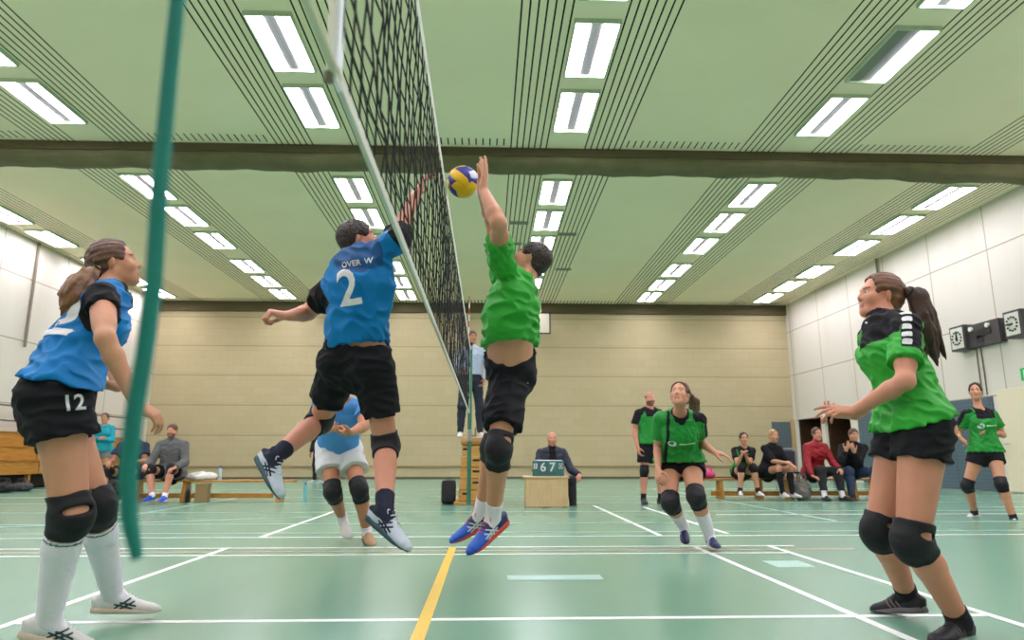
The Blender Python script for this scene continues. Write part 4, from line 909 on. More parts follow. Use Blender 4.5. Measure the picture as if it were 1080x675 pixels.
MB().tube([(XN - .010, NY0 - .03, NZ0 - .022), (XN - .010, NY0 - .03, NZ0 - .004)], .0095, 10).build('dowel_cap', mat('brown_rubber', (120, 112, 88), rough=.6), net, True)
PY0, PY1 = .12, 10.95
for z, rr in ((NZ0, .009), (NZ1 - .01, .005)):
    MB().tube([(XN, PY0, z + .02), (XN - .004, (PY0 + NY0) / 2, z + .006), (XN, NY0, z)], rr, 8).build('tension_rope', M_ropew, net, True); MB().tube([(XN, NY1, z), (XN, PY1, z + .02)], rr * .7, 8).build('tension_rope', M_ropew, net, True)
def post(y, label):
    r = empty('net_post', (XN, y, 0), label, 'net post')
    MB().tube([(XN, y, .01), (XN, y, 2.52)], .034, 14).build('pole', M_pgreen, r, True); MB().tube([(XN, y, 2.52), (XN, y, 2.56)], .038, 14).build('cap', mat('black_plastic', (28, 28, 28), rough=.5), r, True)
    MB().disc((XN, y, 0), (0, 0, 1), .10, .014).build('floor_plate', M_steel, r); g = -1 if y > 5 else 1
    w = MB().box((XN - .035, y - .07 if g < 0 else y, .98), (XN + .035, y if g < 0 else y + .07, 1.16), 0, .01).build('winch', M_steel, r); MB().tube([(XN + .035, y, 1.07), (XN + .09, y, 1.07), (XN + .09, y, 1.19), (XN + .13, y, 1.19)], .009, 8).build('crank', mat('black_plastic', (28, 28, 28)), w, True)
    MB().tube([(XN, y + g * .03, 2.47), (XN, y + g * .06, 2.47)], .03, 12).build('pulley', M_steel, r, True)
post(PY1, 'green steel net post standing in front of the wooden vaulting box'); post(PY0, 'green steel net post at the near end of the net')
a = empty('net_antenna', (XN - .014, NY1 - .12, NZ0), 'thin red and white antenna standing up from the far end of the net', 'antenna')
for i in range(18): MB().tube([(XN - .014, NY1 - .12, NZ0 + i * .1), (XN - .014, NY1 - .12, NZ0 + i * .1 + .1)], .0065, 8).build('band', mat('antenna_red', (196, 60, 50), rough=.5) if i % 2 else mat('antenna_white', (238, 236, 228), rough=.5), a, True)
# teal rope hanging from the top cord at the near end
pts = [(at(px, py, .62)) for px, py in ((188, -8), (178, 90), (168, 200), (162, 300), (152, 375), (141, 440), (135, 500), (136, 545), (145, 590))]
top = pts[0]; full = [V3(XN, .62, NZ1 + .01), lerp(V3(XN, .62, NZ1), top, .55) + V3(.004, 0, 0)] + pts
tag(MB().tube(full, [.005] + [.0075] * 3 + [.0078] * 5 + [.0072, .005], 10).build('rope', mat('teal_rope', (14, 122, 108), rough=.7, bump=.3, bscale=260), None, True), 'teal rope hanging loose down in front of the woman numbered 12', 'rope')
# ball
def volleyball(c, R):
    bm = bmesh.new(); bmesh.ops.create_cube(bm, size=2); bmesh.ops.subdivide_edges(bm, edges=bm.edges[:], cuts=44, use_grid_fill=True)
    rot = Matrix.Rotation(math.radians(62), 3, 'Y') @ Matrix.Rotation(math.radians(16), 3, 'X') @ Matrix.Rotation(math.radians(-8), 3, 'Z')
    for f in bm.faces:
        p = f.calc_center_median(); ax = max(range(3), key=lambda i: abs(p[i])); u, w = [p[i] for i in range(3) if i != ax]
        s = u if ax != 1 else w; t = w if ax != 1 else u
        s2 = s + .28 * math.sin(t * 1.6) * (1 if p[ax] > 0 else -1); b = 0 if abs(s2) < .34 else (1 if s2 > 0 else 2)
        f.material_index = {0: 0, 1: 1, 2: 0}[b] if ax != 2 else {0: 0, 1: 1, 2: 1}[b]
        if ax == 1 and p[1] < 0: f.material_index = 1 if b == 1 or (b == 2 and t < .25) else 0
        if ax == 2 and p[2] > 0: f.material_index = 1 if abs(s2) > .34 else 2  # the white faces paint a highlight onto the ball
        if ax == 0 and p[0] > 0 and b == 1: f.material_index = 2
    for v in bm.verts:
        p = v.co.normalized(); q = v.co; ax = max(range(3), key=lambda i: abs(q[i])); u, w = [q[i] for i in range(3) if i != ax]; s = u if ax != 1 else w; t = w if ax != 1 else u
        s2 = s + .28 * math.sin(t * 1.6) * (1 if q[ax] > 0 else -1); g = min(abs(abs(s2) - .34), 1 - max(abs(u), abs(w)) + .0)
        v.co = rot @ (p * (R - .0032 * math.exp(-(g / .035) ** 2))) + Vector(c)
    me = bpy.data.meshes.new('volleyball'); bm.to_mesh(me); bm.free()
    return link('volleyball', me, [mat('ball_yellow', (222, 176, 14), rough=.5), mat('ball_blue', (44, 44, 132), rough=.5), mat('ball_highlight', (228, 222, 236), rough=.5)], None, True)
cb = at(488.5, 192, 4.16); tag(volleyball(cb, .104), 'yellow and blue volleyball in the air at the blocking hands', 'volleyball')

# ------------------------------------------------------------------ referee's box, scorer's table
M_ply = NT('birch_plywood', .5, .35); n = M_ply; M_ply = n.color(n.mix(n.ramp(n.noise(7, 4, 1, 1, 9), .35, .65), s2l((184, 134, 68)), s2l((202, 156, 88)))); M_pad = mat('tan_leather', (176, 132, 78), rough=.55, bump=.2, bscale=60)
x0, x1, yb = at(482, 520, 10.75)[0], at(516.5, 520, 10.75)[0], 11.25
r = empty('vaulting_box', ((x0 + x1) / 2, yb + .6, 0), 'tall wooden vaulting box of stacked frames behind the far net post', 'vaulting box')
MB().box((x0 - .07, yb - .06, 0), (x1 + .07, yb + 1.3, .045), 0, .01).build('base', M_ply, r); hb = .055; NL = 5; ht = 1.05; hl = (ht - .12 - hb) / NL
for i in range(NL):
    z0 = hb + i * hl; ins = .012 * i; fr = MB().box((x0 + ins, yb, z0), (x1 - ins, yb + 1.25, z0 + hl - .010), 0, .006).build('box_section', M_ply, r)
    for cx in ((x0 + x1) / 2 - .13, (x0 + x1) / 2 + .13) if i in (0, NL - 1) else ((x0 + x1) / 2 + .03,): MB().box((cx - .055, yb - .004, z0 + hl * .52), (cx + .055, yb + .02, z0 + hl * .72), 0, .003).build('grip_slot', M_blk, fr)
MB().box((x0 + .02, yb - .03, ht - .12), (x1 - .02, yb + 1.28, ht), 0, .05).build('padded_top', M_pad, r); BOXTOP = ht
x0b, x1b = at(553, 520, 10.3)[0], at(602, 520, 10.3)[0]; yt = 10.45; zt = atz(578, 502, 0)[2]; zt = at(578, 502.5, yt)[2]
M_beech = NT('pale_beech_board', .5, .35); n = M_beech; M_beech = n.color(n.mix(n.ramp(n.noise(5, 4, 8, 1, 1), .35, .65), s2l((196, 166, 122)), s2l((206, 178, 136))))
r = empty('scorer_table', ((x0b + x1b) / 2, yt + .2, 0), 'low pale wooden box used as the scorer\'s table', 'table')
MB().box((x0b + .03, yt, .012), (x1b - .02, yt + .03, zt - .03), 0, .005).build('front_panel', M_beech, r)
for x in (x0b + .03, x1b - .05): MB().box((x, yt + .03, 0), (x + .03, yt + .46, zt - .03), 0, .005).build('side_panel', M_beech, r)
MB().box((x0b, yt - .015, zt - .03), (x1b, yt + .48, zt), 0, .008).build('top', M_beech, r)
# flip scoreboard
xa, xb = at(562, 493, 10.55)[0], at(595.5, 493, 10.55)[0]; zb = at(578, 486, 10.6)[2]
M_teal = mat('teal_score_board', (62, 118, 118), rough=.5); M_tealk = mat('dark_teal_edge', (36, 70, 72), rough=.5)
r = empty('flip_scoreboard', ((xa + xb) / 2, 10.62, zt), 'teal flip scoreboard showing 6 and 7 on the pale wooden table', 'scoreboard')
MB().obox(((xa + xb) / 2, 10.63, (zt + zb) / 2), (1, 0, 0), (0, 1, .12), (xb - xa, .02, zb - zt), 0, .004).build('board', M_teal, r); MB().obox(((xa + xb) / 2, 10.75, (zt + zb) / 2 - .01), (1, 0, 0), (0, 1, -.4), (xb - xa - .04, .014, zb - zt - .02), 0, .004).build('back_stand', M_tealk, r)
ym = 10.612; wB = xb - xa; hB = zb - zt; cz = (zt + zb) / 2 + .015
for fx, ch, sz in ((.33, '6', .15), (.62, '7', .15), (.09, '1', .075), (.89, '0', .075)):
    cx = xa + wB * fx; w_ = sz * .72
    card = MB().obox((cx, ym - .006, cz + (.02 if sz < .1 else 0)), (1, 0, 0), (0, 1, .12), (w_, .006, sz * 1.1), 0, .002).build('number_card', M_teal if sz > .1 else M_print, r)
    flat_text('digit', ch, sz * 1.25, (cx, ym - .011 - .0, cz + (.02 if sz < .1 else 0)), (1, 0, 0), (0, -.12, 1), M_print if sz > .1 else M_tealk, card)
MB().tube([(xa + .03, ym + .01, zb + .005), (xb - .03, ym + .01, zb + .005)], .007, 8).build('ring_bar', M_steel, r, True)
# loudspeaker-like black bag beside the box
c = atz(470.5, 536, 0)
r = empty('backpack', (c[0], 11.3, 0), 'black backpack standing on the floor beside the vaulting box', 'backpack')
m = MB().box((c[0] - .13, 11.2, .0), (c[0] + .10, 11.42, .38), 0, .06).build('bag', mat('black_nylon', (24, 24, 26), rough=.6, bump=.2, bscale=120), r, True); MB().box((c[0] - .10, 11.15, .05), (c[0] + .07, 11.21, .2), 0, .02).build('front_pocket', mat('black_nylon', (24, 24, 26)), r, True)
MB().tube([(c[0] - .05, 11.32, .37), (c[0] - .02, 11.32, .42), (c[0] + .02, 11.32, .37)], .008, 8).build('handle', mat('black_nylon', (24, 24, 26)), r, True)

# ------------------------------------------------------------------ basketball goal on the far wall
yG = 23.4; c = at(553.5, 340.5, yG); bw, bh = .92, .37
wB = (at(580.7, 340, yG)[0] - at(556, 340, yG)[0]) ; xr_ = at(580.7, 340, yG)[0]; zt_, zb_ = at(570, 329.3, yG)[2], at(570, 352.3, yG)[2]; xl_ = xr_ - 1.55
r = empty('basketball_goal', (xr_ - .77, yG, zb_), 'white basketball backboard with black border hanging from a white frame on the far wall', 'basketball goal')
M_bb = mat('white_backboard', (190, 186, 168), rough=.4); M_bk = mat('black_line', (38, 34, 30), rough=.5); M_wf = mat('white_tube', (222, 216, 194), rough=.5)
MB().box((xl_, yG, zb_), (xr_, yG + .04, zt_), 0, .01).build('backboard', M_bb, r)
m = MB(); e = .05
for a, b in (((xl_, zb_), (xr_, zb_ + e)), ((xl_, zt_ - e), (xr_, zt_)), ((xl_, zb_), (xl_ + e, zt_)), ((xr_ - e, zb_), (xr_, zt_))): m.box((a[0], yG - .006, a[1]), (b[0], yG + .002, b[1]))
m.build('border', M_bk, r); m = MB(); xc = (xl_ + xr_) / 2; zc = zb_ + .12
for a, b in (((xc - .27, zc), (xc + .27, zc + .04)), ((xc - .27, zc + .30), (xc + .27, zc + .34)), ((xc - .27, zc), (xc - .23, zc + .34)), ((xc + .23, zc), (xc + .27, zc + .34))): m.box((a[0], yG - .007, a[1]), (b[0], yG + .002, b[1]))
m.build('target_square', M_bk, r)
zh = zb_ + .08; MB().tube([(xc + .21 * math.cos(t), yG - .30 + .21 * math.sin(t), zh) for t in np.linspace(0, 2 * math.pi, 25)], .011, 8).box((xc - .06, yG - .10, zh - .02), (xc + .06, yG, zh + .02)).build('hoop', mat('orange_hoop', (206, 96, 52), rough=.5), r)
m = MB()
for k in range(12):
    t = 2 * math.pi * k / 12
    for dk in (1, -1): m.tube([(xc + .21 * math.cos(t), yG - .3 + .21 * math.sin(t), zh), (xc + .15 * math.cos(t + dk * .26), yG - .3 + .15 * math.sin(t + dk * .26), zh - .2), (xc + .13 * math.cos(t + dk * .5), yG - .3 + .13 * math.sin(t + dk * .5), zh - .42)], .006, 5)
m.build('hoop_net', M_tapew, r)
m = MB()
for x in (xl_ + .3, xr_ - .35): m.tube([(x, yG + .06, zb_ + .2), (x, yG + .06, HC - .3), (x, YF - .13, HC - .2)], .028, 8).tube([(x, yG + .06, zt_ - .1), (x, YF, zt_ - .1)], .024, 8)
m.tube([(xl_ + .3, yG + .06, HC - .55), (xr_ - .35, yG + .06, HC - .55)], .026, 8).tube([(xl_ + .3, yG + .06, zt_ + .15), (xr_ - .35, yG + .06, zt_ + .15)], .026, 8); m.build('support_frame', M_wf, r, True)

# ------------------------------------------------------------------ clocks and score panel on the side wall
M_ck = mat('charcoal_housing', (66, 62, 62), rough=.5, var=.05); M_face = mat('clock_face', (214, 218, 204), rough=.4)
def wallbox(pxn, pxf, ytop, ybot, d):
    X = XR - d; a = atx(pxn, ytop, X); b = atx(pxn, ybot, X); return X, atx(pxf, ytop, X)[1], a[1], a[2], b[2]
def clock(name_lb, pxn, pxf, ytop, ybot, d, digital=False):
    X, yf, yn, zt2, zb2 = wallbox(pxn, pxf, ytop, ybot, d); r = empty('wall_clock', (XR, (yf + yn) / 2, zb2), name_lb, 'clock')
    MB().box((X, yn, zb2), (XR, yf, zt2), 0, .015).build('housing', M_ck, r); cy, cz_ = (yf + yn) / 2, (zt2 + zb2) / 2; e = .05
    MB().box((X - .008, yn + e, zb2 + e), (X + .002, yf - e, zt2 - e)).build('face', M_face, r)
    R = min(yf - yn, zt2 - zb2) / 2 - e - .03; pt = lambda a, q: V3(X - .012, cy - math.sin(a) * q, cz_ + math.cos(a) * q)
    for k in range(12):
        a = 2 * math.pi * k / 12; MB().tube([pt(a, R * .78), pt(a, R)], .022, 6).build('hour_mark', M_bk, r)
    for a, q, w in (((math.radians(275), R * .75, .018), (math.radians(262), R * .5, .026)) if not digital else ((math.radians(2), R * .95, .02), (math.radians(180), R * .4, .028))): MB().tube([pt(a + math.pi, R * .1) + V3(-.004, 0, 0), pt(a, q) + V3(-.004, 0, 0)], w, 6).build('hand', M_bk, r)
    return r
clock('white square clock in charcoal housing, larger one nearest the exit sign', 1075, 1056, 325, 354.5, .32)
clock('white clock in charcoal housing at the far end of the score panel', 1015.5, 1000, 342, 369, .26, True)
X, yf, yn, zt2, zb2 = wallbox(1052, 1017, 335, 361, .16)
r = empty('score_panel', (XR, (yf + yn) / 2, zb2), 'long charcoal score panel mounted on the side wall between two clocks', 'scoreboard')
MB().box((X, yn, zb2), (XR, yf, zt2), 0, .015).build('housing', M_ck, r)
for fy in (.18, .70):
    c = V3(X, yf + (yn - yf) * fy, zb2 + (zt2 - zb2) * .80); MB().disc(c, (-1, 0, 0), .05, .05, 20).build('signal_lamp', mat('signal_white', (226, 226, 214), rough=.3), r)
for fy, fz in ((.30, .5), (.48, .55), (.66, .62), (.42, .28)):
    c = V3(X, yf + (yn - yf) * fy, zb2 + (zt2 - zb2) * fz); MB().box((X - .01, c[1] - .10, c[2] - .09), (X + .002, c[1] + .10, c[2] + .09)).build('digit_window', mat('dark_window', (44, 42, 44), rough=.3), r)
MB().tube([(XR - .02, yn + .8, zb2), (XR - .02, yn + .8, 2.1)], .014, 6).tube([(XR - .02, yn + .95, zb2), (XR - .02, yn + .95, 2.1)], .014, 6).build('cable_duct', mat('grey_pipe', (120, 112, 96)), r)
c = atx(1078, 395, XR - .03); r = empty('exit_sign', (XR, c[1], c[2]), 'small green emergency exit sign on the wall above the cream door', 'sign')
MB().box((XR - .05, c[1] - .5, c[2] - .13), (XR, c[1] + .02, c[2] + .13), 0, .01).build('panel', mat('exit_green', (20, 130, 70), rough=.4, emit=(20, 150, 80), estr=.3), r)
yc = c[1] - .24; P3 = lambda a, b: (XR - .052, yc + a, c[2] + b)
MB().prism([P3(-.20, .02), P3(-.06, .02), P3(-.06, .06), P3(.02, 0), P3(-.06, -.06), P3(-.06, -.02), P3(-.20, -.02)], (-.004, 0, 0)).build('arrow', M_print, r); MB().box((XR - .056, yc + .06, c[2] - .09), (XR - .05, yc + .17, c[2] + .09)).build('door_symbol', M_print, r)
c = atx(868, 444, XR - .12); r = empty('fire_bell', c, 'small round red bell on the white post between the dark doorways', 'bell')
MB().sphere(c, .075, 16, 10, 0, (1, 1, 1.2)).build('dome', mat('red_bell', (214, 66, 44), rough=.4), r, True); MB().tube([c, c + V3(.16, 0, 0)], .02, 8).build('bracket', M_steel, r)

# ------------------------------------------------------------------ bleachers on the left
M_wood = NT('golden_oak', .45, .35); n = M_wood; M_wood = n.color(n.mix(n.ramp(n.noise(4, 4, 6, .6, 9), .35, .65), s2l((170, 114, 40)), s2l((192, 136, 60))))
M_rail = mat('grey_rail', (96, 96, 84), rough=.5)
r = empty('bleachers', (-11.45, 18.6, 0), 'retracted golden wooden bleachers along the side wall behind woman number 12', 'bleachers')
Y0, Y1, XB = 13.6, 22.8, -11.0
for j in range(3):
    z0 = .34 + j * .33; MB().box((XB - .10 * j - .3, Y0, z0), (XB - .10 * j, Y1, z0 + .305), 0, .008).build('riser', M_wood, r); MB().box((XB - .10 * j - .4, Y0, z0 + .305), (XB - .10 * j + .03, Y1, z0 + .33), 0, .006).build('seat_board', M_wood, r)
m = MB()
for y in np.arange(Y0 + .9, Y1, 1.53): m.box((XB - .12, y - .008, .34), (XB + .004, y + .008, .64)).box((XB - .22, y - .008, .67), (XB - .096, y + .008, .97)).box((XB - .32, y - .008, 1.0), (XB - .196, y + .008, 1.30))
m.build('joints', mat('wood_gap', (92, 62, 26), rough=.8), r)
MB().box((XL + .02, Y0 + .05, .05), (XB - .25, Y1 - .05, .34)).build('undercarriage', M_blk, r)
for y in np.arange(Y0 + .3, Y1, 1.7): MB().box((XB - .16, y, 0), (XB - .06, y + .08, .34), 0, .006).build('leg', M_wood, r)
m = MB(); xq = XL + .25
for y in np.arange(Y0 + .1, Y1, 1.3): m.tube([(xq, y, 1.30), (xq, y, 1.98)], .022, 8)
for z in (1.62, 1.98): m.tube([(xq, Y0, z), (xq, Y1, z)], .022, 8)
m.build('railing', M_rail, r, True)

# ------------------------------------------------------------------ gym benches and what lies on them
def gym_bench(xa, xb, y, label, h=.36, feet=(.1, .9)):
    r = empty('gym_bench', ((xa + xb) / 2, y, 0), label, 'bench', 'low wooden gym benches'); L = xb - xa
    MB().box((xa, y - .12, h - .035), (xb, y + .12, h), 0, .012).build('seat', M_wood, r); MB().box((xa + .08 * L, y - .03, .055), (xb - .13 * L, y + .03, .135), 0, .008).build('lower_beam', M_wood, r)
    for f in feet:
        x = xa + f * L; MB().prism([(x - .03, y - .16, 0), (x - .03, y + .16, 0), (x - .03, y + .09, h - .035), (x - .03, y - .09, h - .035)], (.06, 0, 0)).build('leg', M_wood, r)
    return r
yl = 12.15; zbe = .36
gym_bench(at(132, 512, yl)[0], at(312, 509, yl)[0], yl, 'low wooden gym bench under the seated man in the grey hoodie', zbe, (.08, .36, .91))
yr = 12.6
gym_bench(at(742, 512, yr)[0], at(835, 509, yr)[0], yr, 'low wooden gym bench under the two women with bare knees', zbe, (.18, .62, .95)); gym_bench(at(841, 512, yr)[0], at(925, 509, yr)[0], yr, 'low wooden gym bench under the person in the red jacket', zbe, (.08, .68, .95))
def lump(name, c, rad, m, seed, parent=None, h=.014, amp=.014, fr=38):
    p = wrinkle(ell(c, ((1, 0, 0), (0, 1, 0), (0, 0, 1)), rad), amp, fr, seed); p = cut(p, ((c[0], c[1], c[2] - rad[2] * .55), (0, 0, -1))); return solid_mesh(name, p, h, m, parent)
c = at(213, 508, yl); o = lump('towel', V3(c[0], yl, zbe + .05), (.26, .13, .085), mat('white_towel', (228, 226, 220), rough=.95), 4); tag(o, 'crumpled white towel lying on the gym bench beside the man in grey', 'towel')
def bottle(px, label, m, y=yl, z=zbe, h=.24, cap=None):
    c = at(px, 500, y); r = empty('water_bottle', (c[0], y, z), label, 'bottle', 'drinking bottles')
    pr = [(.034, 0), (.036, .02), (.034, .08), (.036, .12), (.034, .165), (.014, .205)]; MB().tube([(c[0], y, z + q * h / .24) for _, q in pr], [a for a, _ in pr], 14).build('body', m, r, True); MB().tube([(c[0], y, z + .205 * h / .24), (c[0], y, z + h)], .015, 10).build('cap', cap or mat('blue_cap', (40, 80, 150), rough=.4), r, True)
bottle(232, 'clear water bottle standing on the gym bench past the towel', mat('clear_bottle', (170, 190, 190), rough=.15)); bottle(200, 'black drinking bottle on the floor by the bench leg near the man in grey', mat('black_bottle', (30, 30, 32), rough=.35), yl - .28, 0, .26)
bottle(323, 'turquoise bottle on the floor behind the player in white shorts', mat('turquoise_bottle', (120, 190, 196), rough=.25), 12.6, 0, .3)
c = at(220, 514, yl); r = empty('wooden_block', (c[0], yl - .22, 0), 'small brown box standing on the floor against the gym bench', 'box'); MB().box((c[0] - .10, yl - .30, .0), (c[0] + .10, yl - .15, .27), 0, .008).build('box', mat('brown_box', (146, 120, 80), rough=.7), r)
MB().box((c[0] - .105, yl - .305, .27), (c[0] + .105, yl - .145, .31), 0, .008).build('lid', mat('brown_box', (146, 120, 80)), r)
def bag(px, y, label, rgb, w=.5, h=.26, z=0, mname='dark_bag'):
    c = at(px, 510, y); m = mat(mname, rgb, rough=.7, bump=.2, bscale=80); r = empty('sports_bag', (c[0], y, z), label, 'bag', 'sports bags')
    solid_mesh('bag', wrinkle(cut(ell((c[0], y, z + h * .46), ((1, 0, 0), (0, 1, 0), (0, 0, 1)), (w / 2, .17, h * .54)), ((0, 0, z + .004), (0, 0, -1))), .01, 34, int(px)), .014, m, r)
    for g in (-1, 1): MB().tube([(c[0] - w * .22, y + g * .05, z + h * .9), (c[0] - w * .12, y + g * .06, z + h + .08), (c[0] + w * .12, y + g * .06, z + h + .08), (c[0] + w * .22, y + g * .05, z + h * .9)], .011, 6).build('strap', m, r, True)
bag(4, 15.3, 'black sports bag on the floor in front of the bleachers, nearest', (34, 34, 36), .5, .22); bag(24, 15.9, 'black and grey sports bag in front of the bleachers, beside the nearest bag', (58, 58, 58), .45, .2, 0, 'grey_bag'); bag(128, 13.2, 'dark sports bag on the floor behind the seated man in blue', (40, 40, 44), .5, .4)
bag(747, yr, 'pink bag lying on the end of the gym bench', (206, 62, 120), .26, .15, zbe, 'pink_bag'); bag(845.5, yr - .5, 'grey bag on the floor between the benches', (110, 108, 100), .3, .36, 0, 'stone_bag')
c = at(831, 505, yr); tag(lump('towel', V3(c[0], yr, zbe + .05), (.15, .11, .075), mat('white_towel', (228, 226, 220)), 9), 'white towel lying beside the woman in black long sleeves', 'towel')
# empty chair behind the benches
c = at(834.5, 500, 13.3); r = empty('stacking_chair', (c[0], 13.3, 0), 'empty black chair with grey tube frame behind the benches', 'chair'); x, y = c[0], 13.3
MB().box((x - .21, y - .2, .43), (x + .21, y + .2, .46), 0, .012).build('seat', M_black, r); MB().box((x - .2, y + .2, .52), (x + .2, y + .23, .86), 0, .012).build('backrest', mat('slate_fabric', (52, 56, 66), rough=.8), r)
for g in (-1, 1):
    MB().tube([(x + g * .225, y + .2, 0), (x + g * .225, y + .21, .45), (x + g * .225, y + .22, .9)], .013, 8).build('leg', M_grey, r, True); MB().tube([(x + g * .225, y - .2, 0), (x + g * .225, y - .19, .45), (x + g * .225, y + .2, .45)], .013, 8).build('leg', M_grey, r, True)
MB().tube([(x - .225, y + .22, .9), (x + .225, y + .22, .9)], .013, 8).build('top_rail', M_grey, r, True)
# ------------------------------------------------------------------ people round the court
M_jean = mat('blue_jeans', (52, 66, 92), rough=.85, bump=.2, bscale=160); M_djean = mat('dark_jeans', (40, 46, 58), rough=.85, bump=.2, bscale=160); M_skyshirt = mat('pale_blue_shirt', (168, 182, 202), rough=.7); M_hood = mat('grey_marl', (98, 98, 98), rough=.9, bump=.2, bscale=120, var=.08, vscale=60)
M_redj = mat('red_tracksuit', (146, 14, 26), rough=.55, bump=.1, bscale=120); M_dark2 = mat('charcoal_cloth', (34, 34, 38), rough=.8, bump=.15, bscale=160); M_cyan = mat('turquoise_hoodie', (20, 150, 164), rough=.75); M_gsh = mat('grey_shorts', (118, 120, 118), rough=.8); M_navyj = mat('navy_jacket', (38, 42, 58), rough=.6, bump=.3, bscale=40); M_navt = mat('navy_shirt', (24, 34, 62), rough=.7)
SEAT = .36 + .10
def seated(label, px, Y, H, sp, yaw=0.0, lean=.25, seat=SEAT, legL=None, legR=None):
    f = V3(math.sin(yaw), -math.cos(yaw), 0); r = V3(-math.cos(yaw), -math.sin(yaw), 0)      # facing, own right
    x = at(px, 510, Y)[0]; mix = lambda a, b, c: (r * a + f * b + V3(0, 0, c),)
    d = dict(H=H, q=.0115, eyes=True, P=V3(x, Y, seat), hax=r, sax=r, N=mix(0, lean, 1), head=mix(0, .35, 1), look=f + V3(0, 0, .02))
    for sd, g in (('L', -1), ('R', 1)):
        d['kn' + sd] = mix(g * .12, 1, .16); d['an' + sd] = mix(0, .05, -1); d['to' + sd] = mix(g * .15, 1, -.36)
        d['el' + sd] = mix(g * .25, .45, -1); d['wr' + sd] = mix(-g * .35, .9, -.1); d['hand' + sd] = dict(dir=mix(-g * .3, 1, -.25)[0], palm=V3(0, 0, -1), curl=.5); d['fup' + sd] = (0, 0, 1)
    for k, v in sp.items(): d[k] = mix(*v[1:]) if isinstance(v, tuple) and len(v) == 4 and v[0] == 'm' else v
    return person(label, d)
def standing(label, px, Y, H, sp, yaw=0.0, base=0.0):
    f = V3(math.sin(yaw), -math.cos(yaw), 0); r = V3(-math.cos(yaw), -math.sin(yaw), 0); s = H / 1.8
    x = at(px, 500, Y)[0]; mix = lambda a, b, c: (r * a + f * b + V3(0, 0, c),)
    d = dict(H=H, q=.0115, ground=base, P=V3(x, Y, base + (.085 + .880) * s), hax=r, sax=r, N=mix(0, .03, 1), head=mix(0, .22, 1), look=f)
    for sd, g in (('L', -1), ('R', 1)):
        d['kn' + sd] = mix(g * .09, .06, -1); d['an' + sd] = mix(g * .04, -.08, -1); d['to' + sd] = mix(g * .25, 1, -.36); d['fup' + sd] = (0, 0, 1)
        d['el' + sd] = mix(g * .22, .02, -1); d['wr' + sd] = mix(g * .02, .3, -1); d['hand' + sd] = dict(palm=r * -g, curl=.5)
    for k, v in sp.items(): d[k] = mix(*v[1:]) if isinstance(v, tuple) and len(v) == 4 and v[0] == 'm' else v
    return person(label, d)
m4 = lambda a, b, c: ('m', a, b, c)
whs = dict(upper=M_swhite, sole=M_solew); bks = dict(upper=M_sblack, sole=M_solek); pads = dict(u=.22, d=.22)
# referee on the vaulting box
standing('man in pale blue shirt and jeans standing on the vaulting box behind the net', 495.5, 11.7, 1.84, dict(skin='tan', hair='short', hairc='brown', elL=m4(-.35, .1, -1), wrL=m4(.35, .5, -.8), elR=m4(.25, .2, -1), wrR=m4(-.1, .9, -.25),
    knL=m4(-.13, .05, -1), knR=m4(.13, .05, -1), shirt=dict(mats=[M_skyshirt], hem=.16, sleeve=1.0, g=.018, collar=.35, wr=.005, wf=45, name='shirt'), shorts=dict(mats=[M_djean], f=1.0, g=.016, waist=.24, wr=.004, name='jeans'), shoe=whs), .25, BOXTOP)
# scorer
seated('bald man in dark jacket sitting behind the pale wooden scorer\'s table', 582, 11.35, 1.76, dict(skin='pink', hair='bald', hairc='grey', stubble=False, elL=m4(-.45, .3, -1), wrL=m4(-.35, .75, -.25), elR=m4(.3, .35, -1), wrR=m4(-.2, .9, -.1), knL=m4(-.45, 1, .1), anL=m4(-.05, .1, -1),
    shirt=dict(mats=[M_navyj, M_black], pick=lambda C, x: ((np.abs(x['tl'](C)[0]) < .055) & (x['tl'](C)[1] > .03)).astype(int), sleeve=1.0, g=.03, gh=.035, hem=-.08, collar=.4, wr=.006, wf=40, name='jacket'), shorts=dict(mats=[M_dark2], f=1.0, g=.016, waist=.2, name='trousers'), shoe=bks), .0, .16, .34)
# bench by the clock wall
seated('woman in green and black jersey sitting on the bench with hands clasped at her chin', 783, 12.45, 1.68, dict(fem=True, skin='fair', hair='tied', hairc='dark', elL=(790.5, 489, 'n'), wrL=(786.5, 480, 'n'), elR=(778, 489, 'n'), wrR=(782.5, 480, 'n'), handL=dict(palm=V3(.7, 0, 0), curl=.9), handR=dict(palm=V3(-.7, 0, 0), curl=.9),
    knL=m4(-.02, 1, .25), knR=m4(.02, 1, .25), anR=m4(.12, -.05, -1), anL=m4(-.12, .05, -1), shirt=dict(mats=[M_green2, M_black], pick=pk_panel('LR', hw=.9, yoke=.62), g=.022, gh=.03, hem=.0, sleeve=.62, loose=.02, overleg=False, neckline=M_black), shorts=dict(mats=[M_black], f=.35, g=.016), pad=pads, sock=dict(f=.16, mat=M_sockb), shoe=whs), -.1, .55)
seated('blonde woman in black long-sleeved top sitting on the bench holding her knee', 811, 12.45, 1.72, dict(fem=True, skin='fair', hair='tied', hairc='blond', elL=m4(-.1, .7, -1), wrL=m4(.3, 1, -.25), elR=m4(-.05, .8, -.9), wrR=m4(-.35, 1, -.1), knL=m4(-.10, 1, .2), knR=m4(.0, 1, .22), anR=m4(-.1, .02, -1),
    shirt=dict(mats=[M_black], sleeve=.97, g=.018, gh=.03, hem=-.1, collar=.15, name='sweater'), shorts=dict(mats=[M_black], f=.35, g=.016), sock=dict(f=.86, mat=M_sockb), shoe=whs), .25, .35)
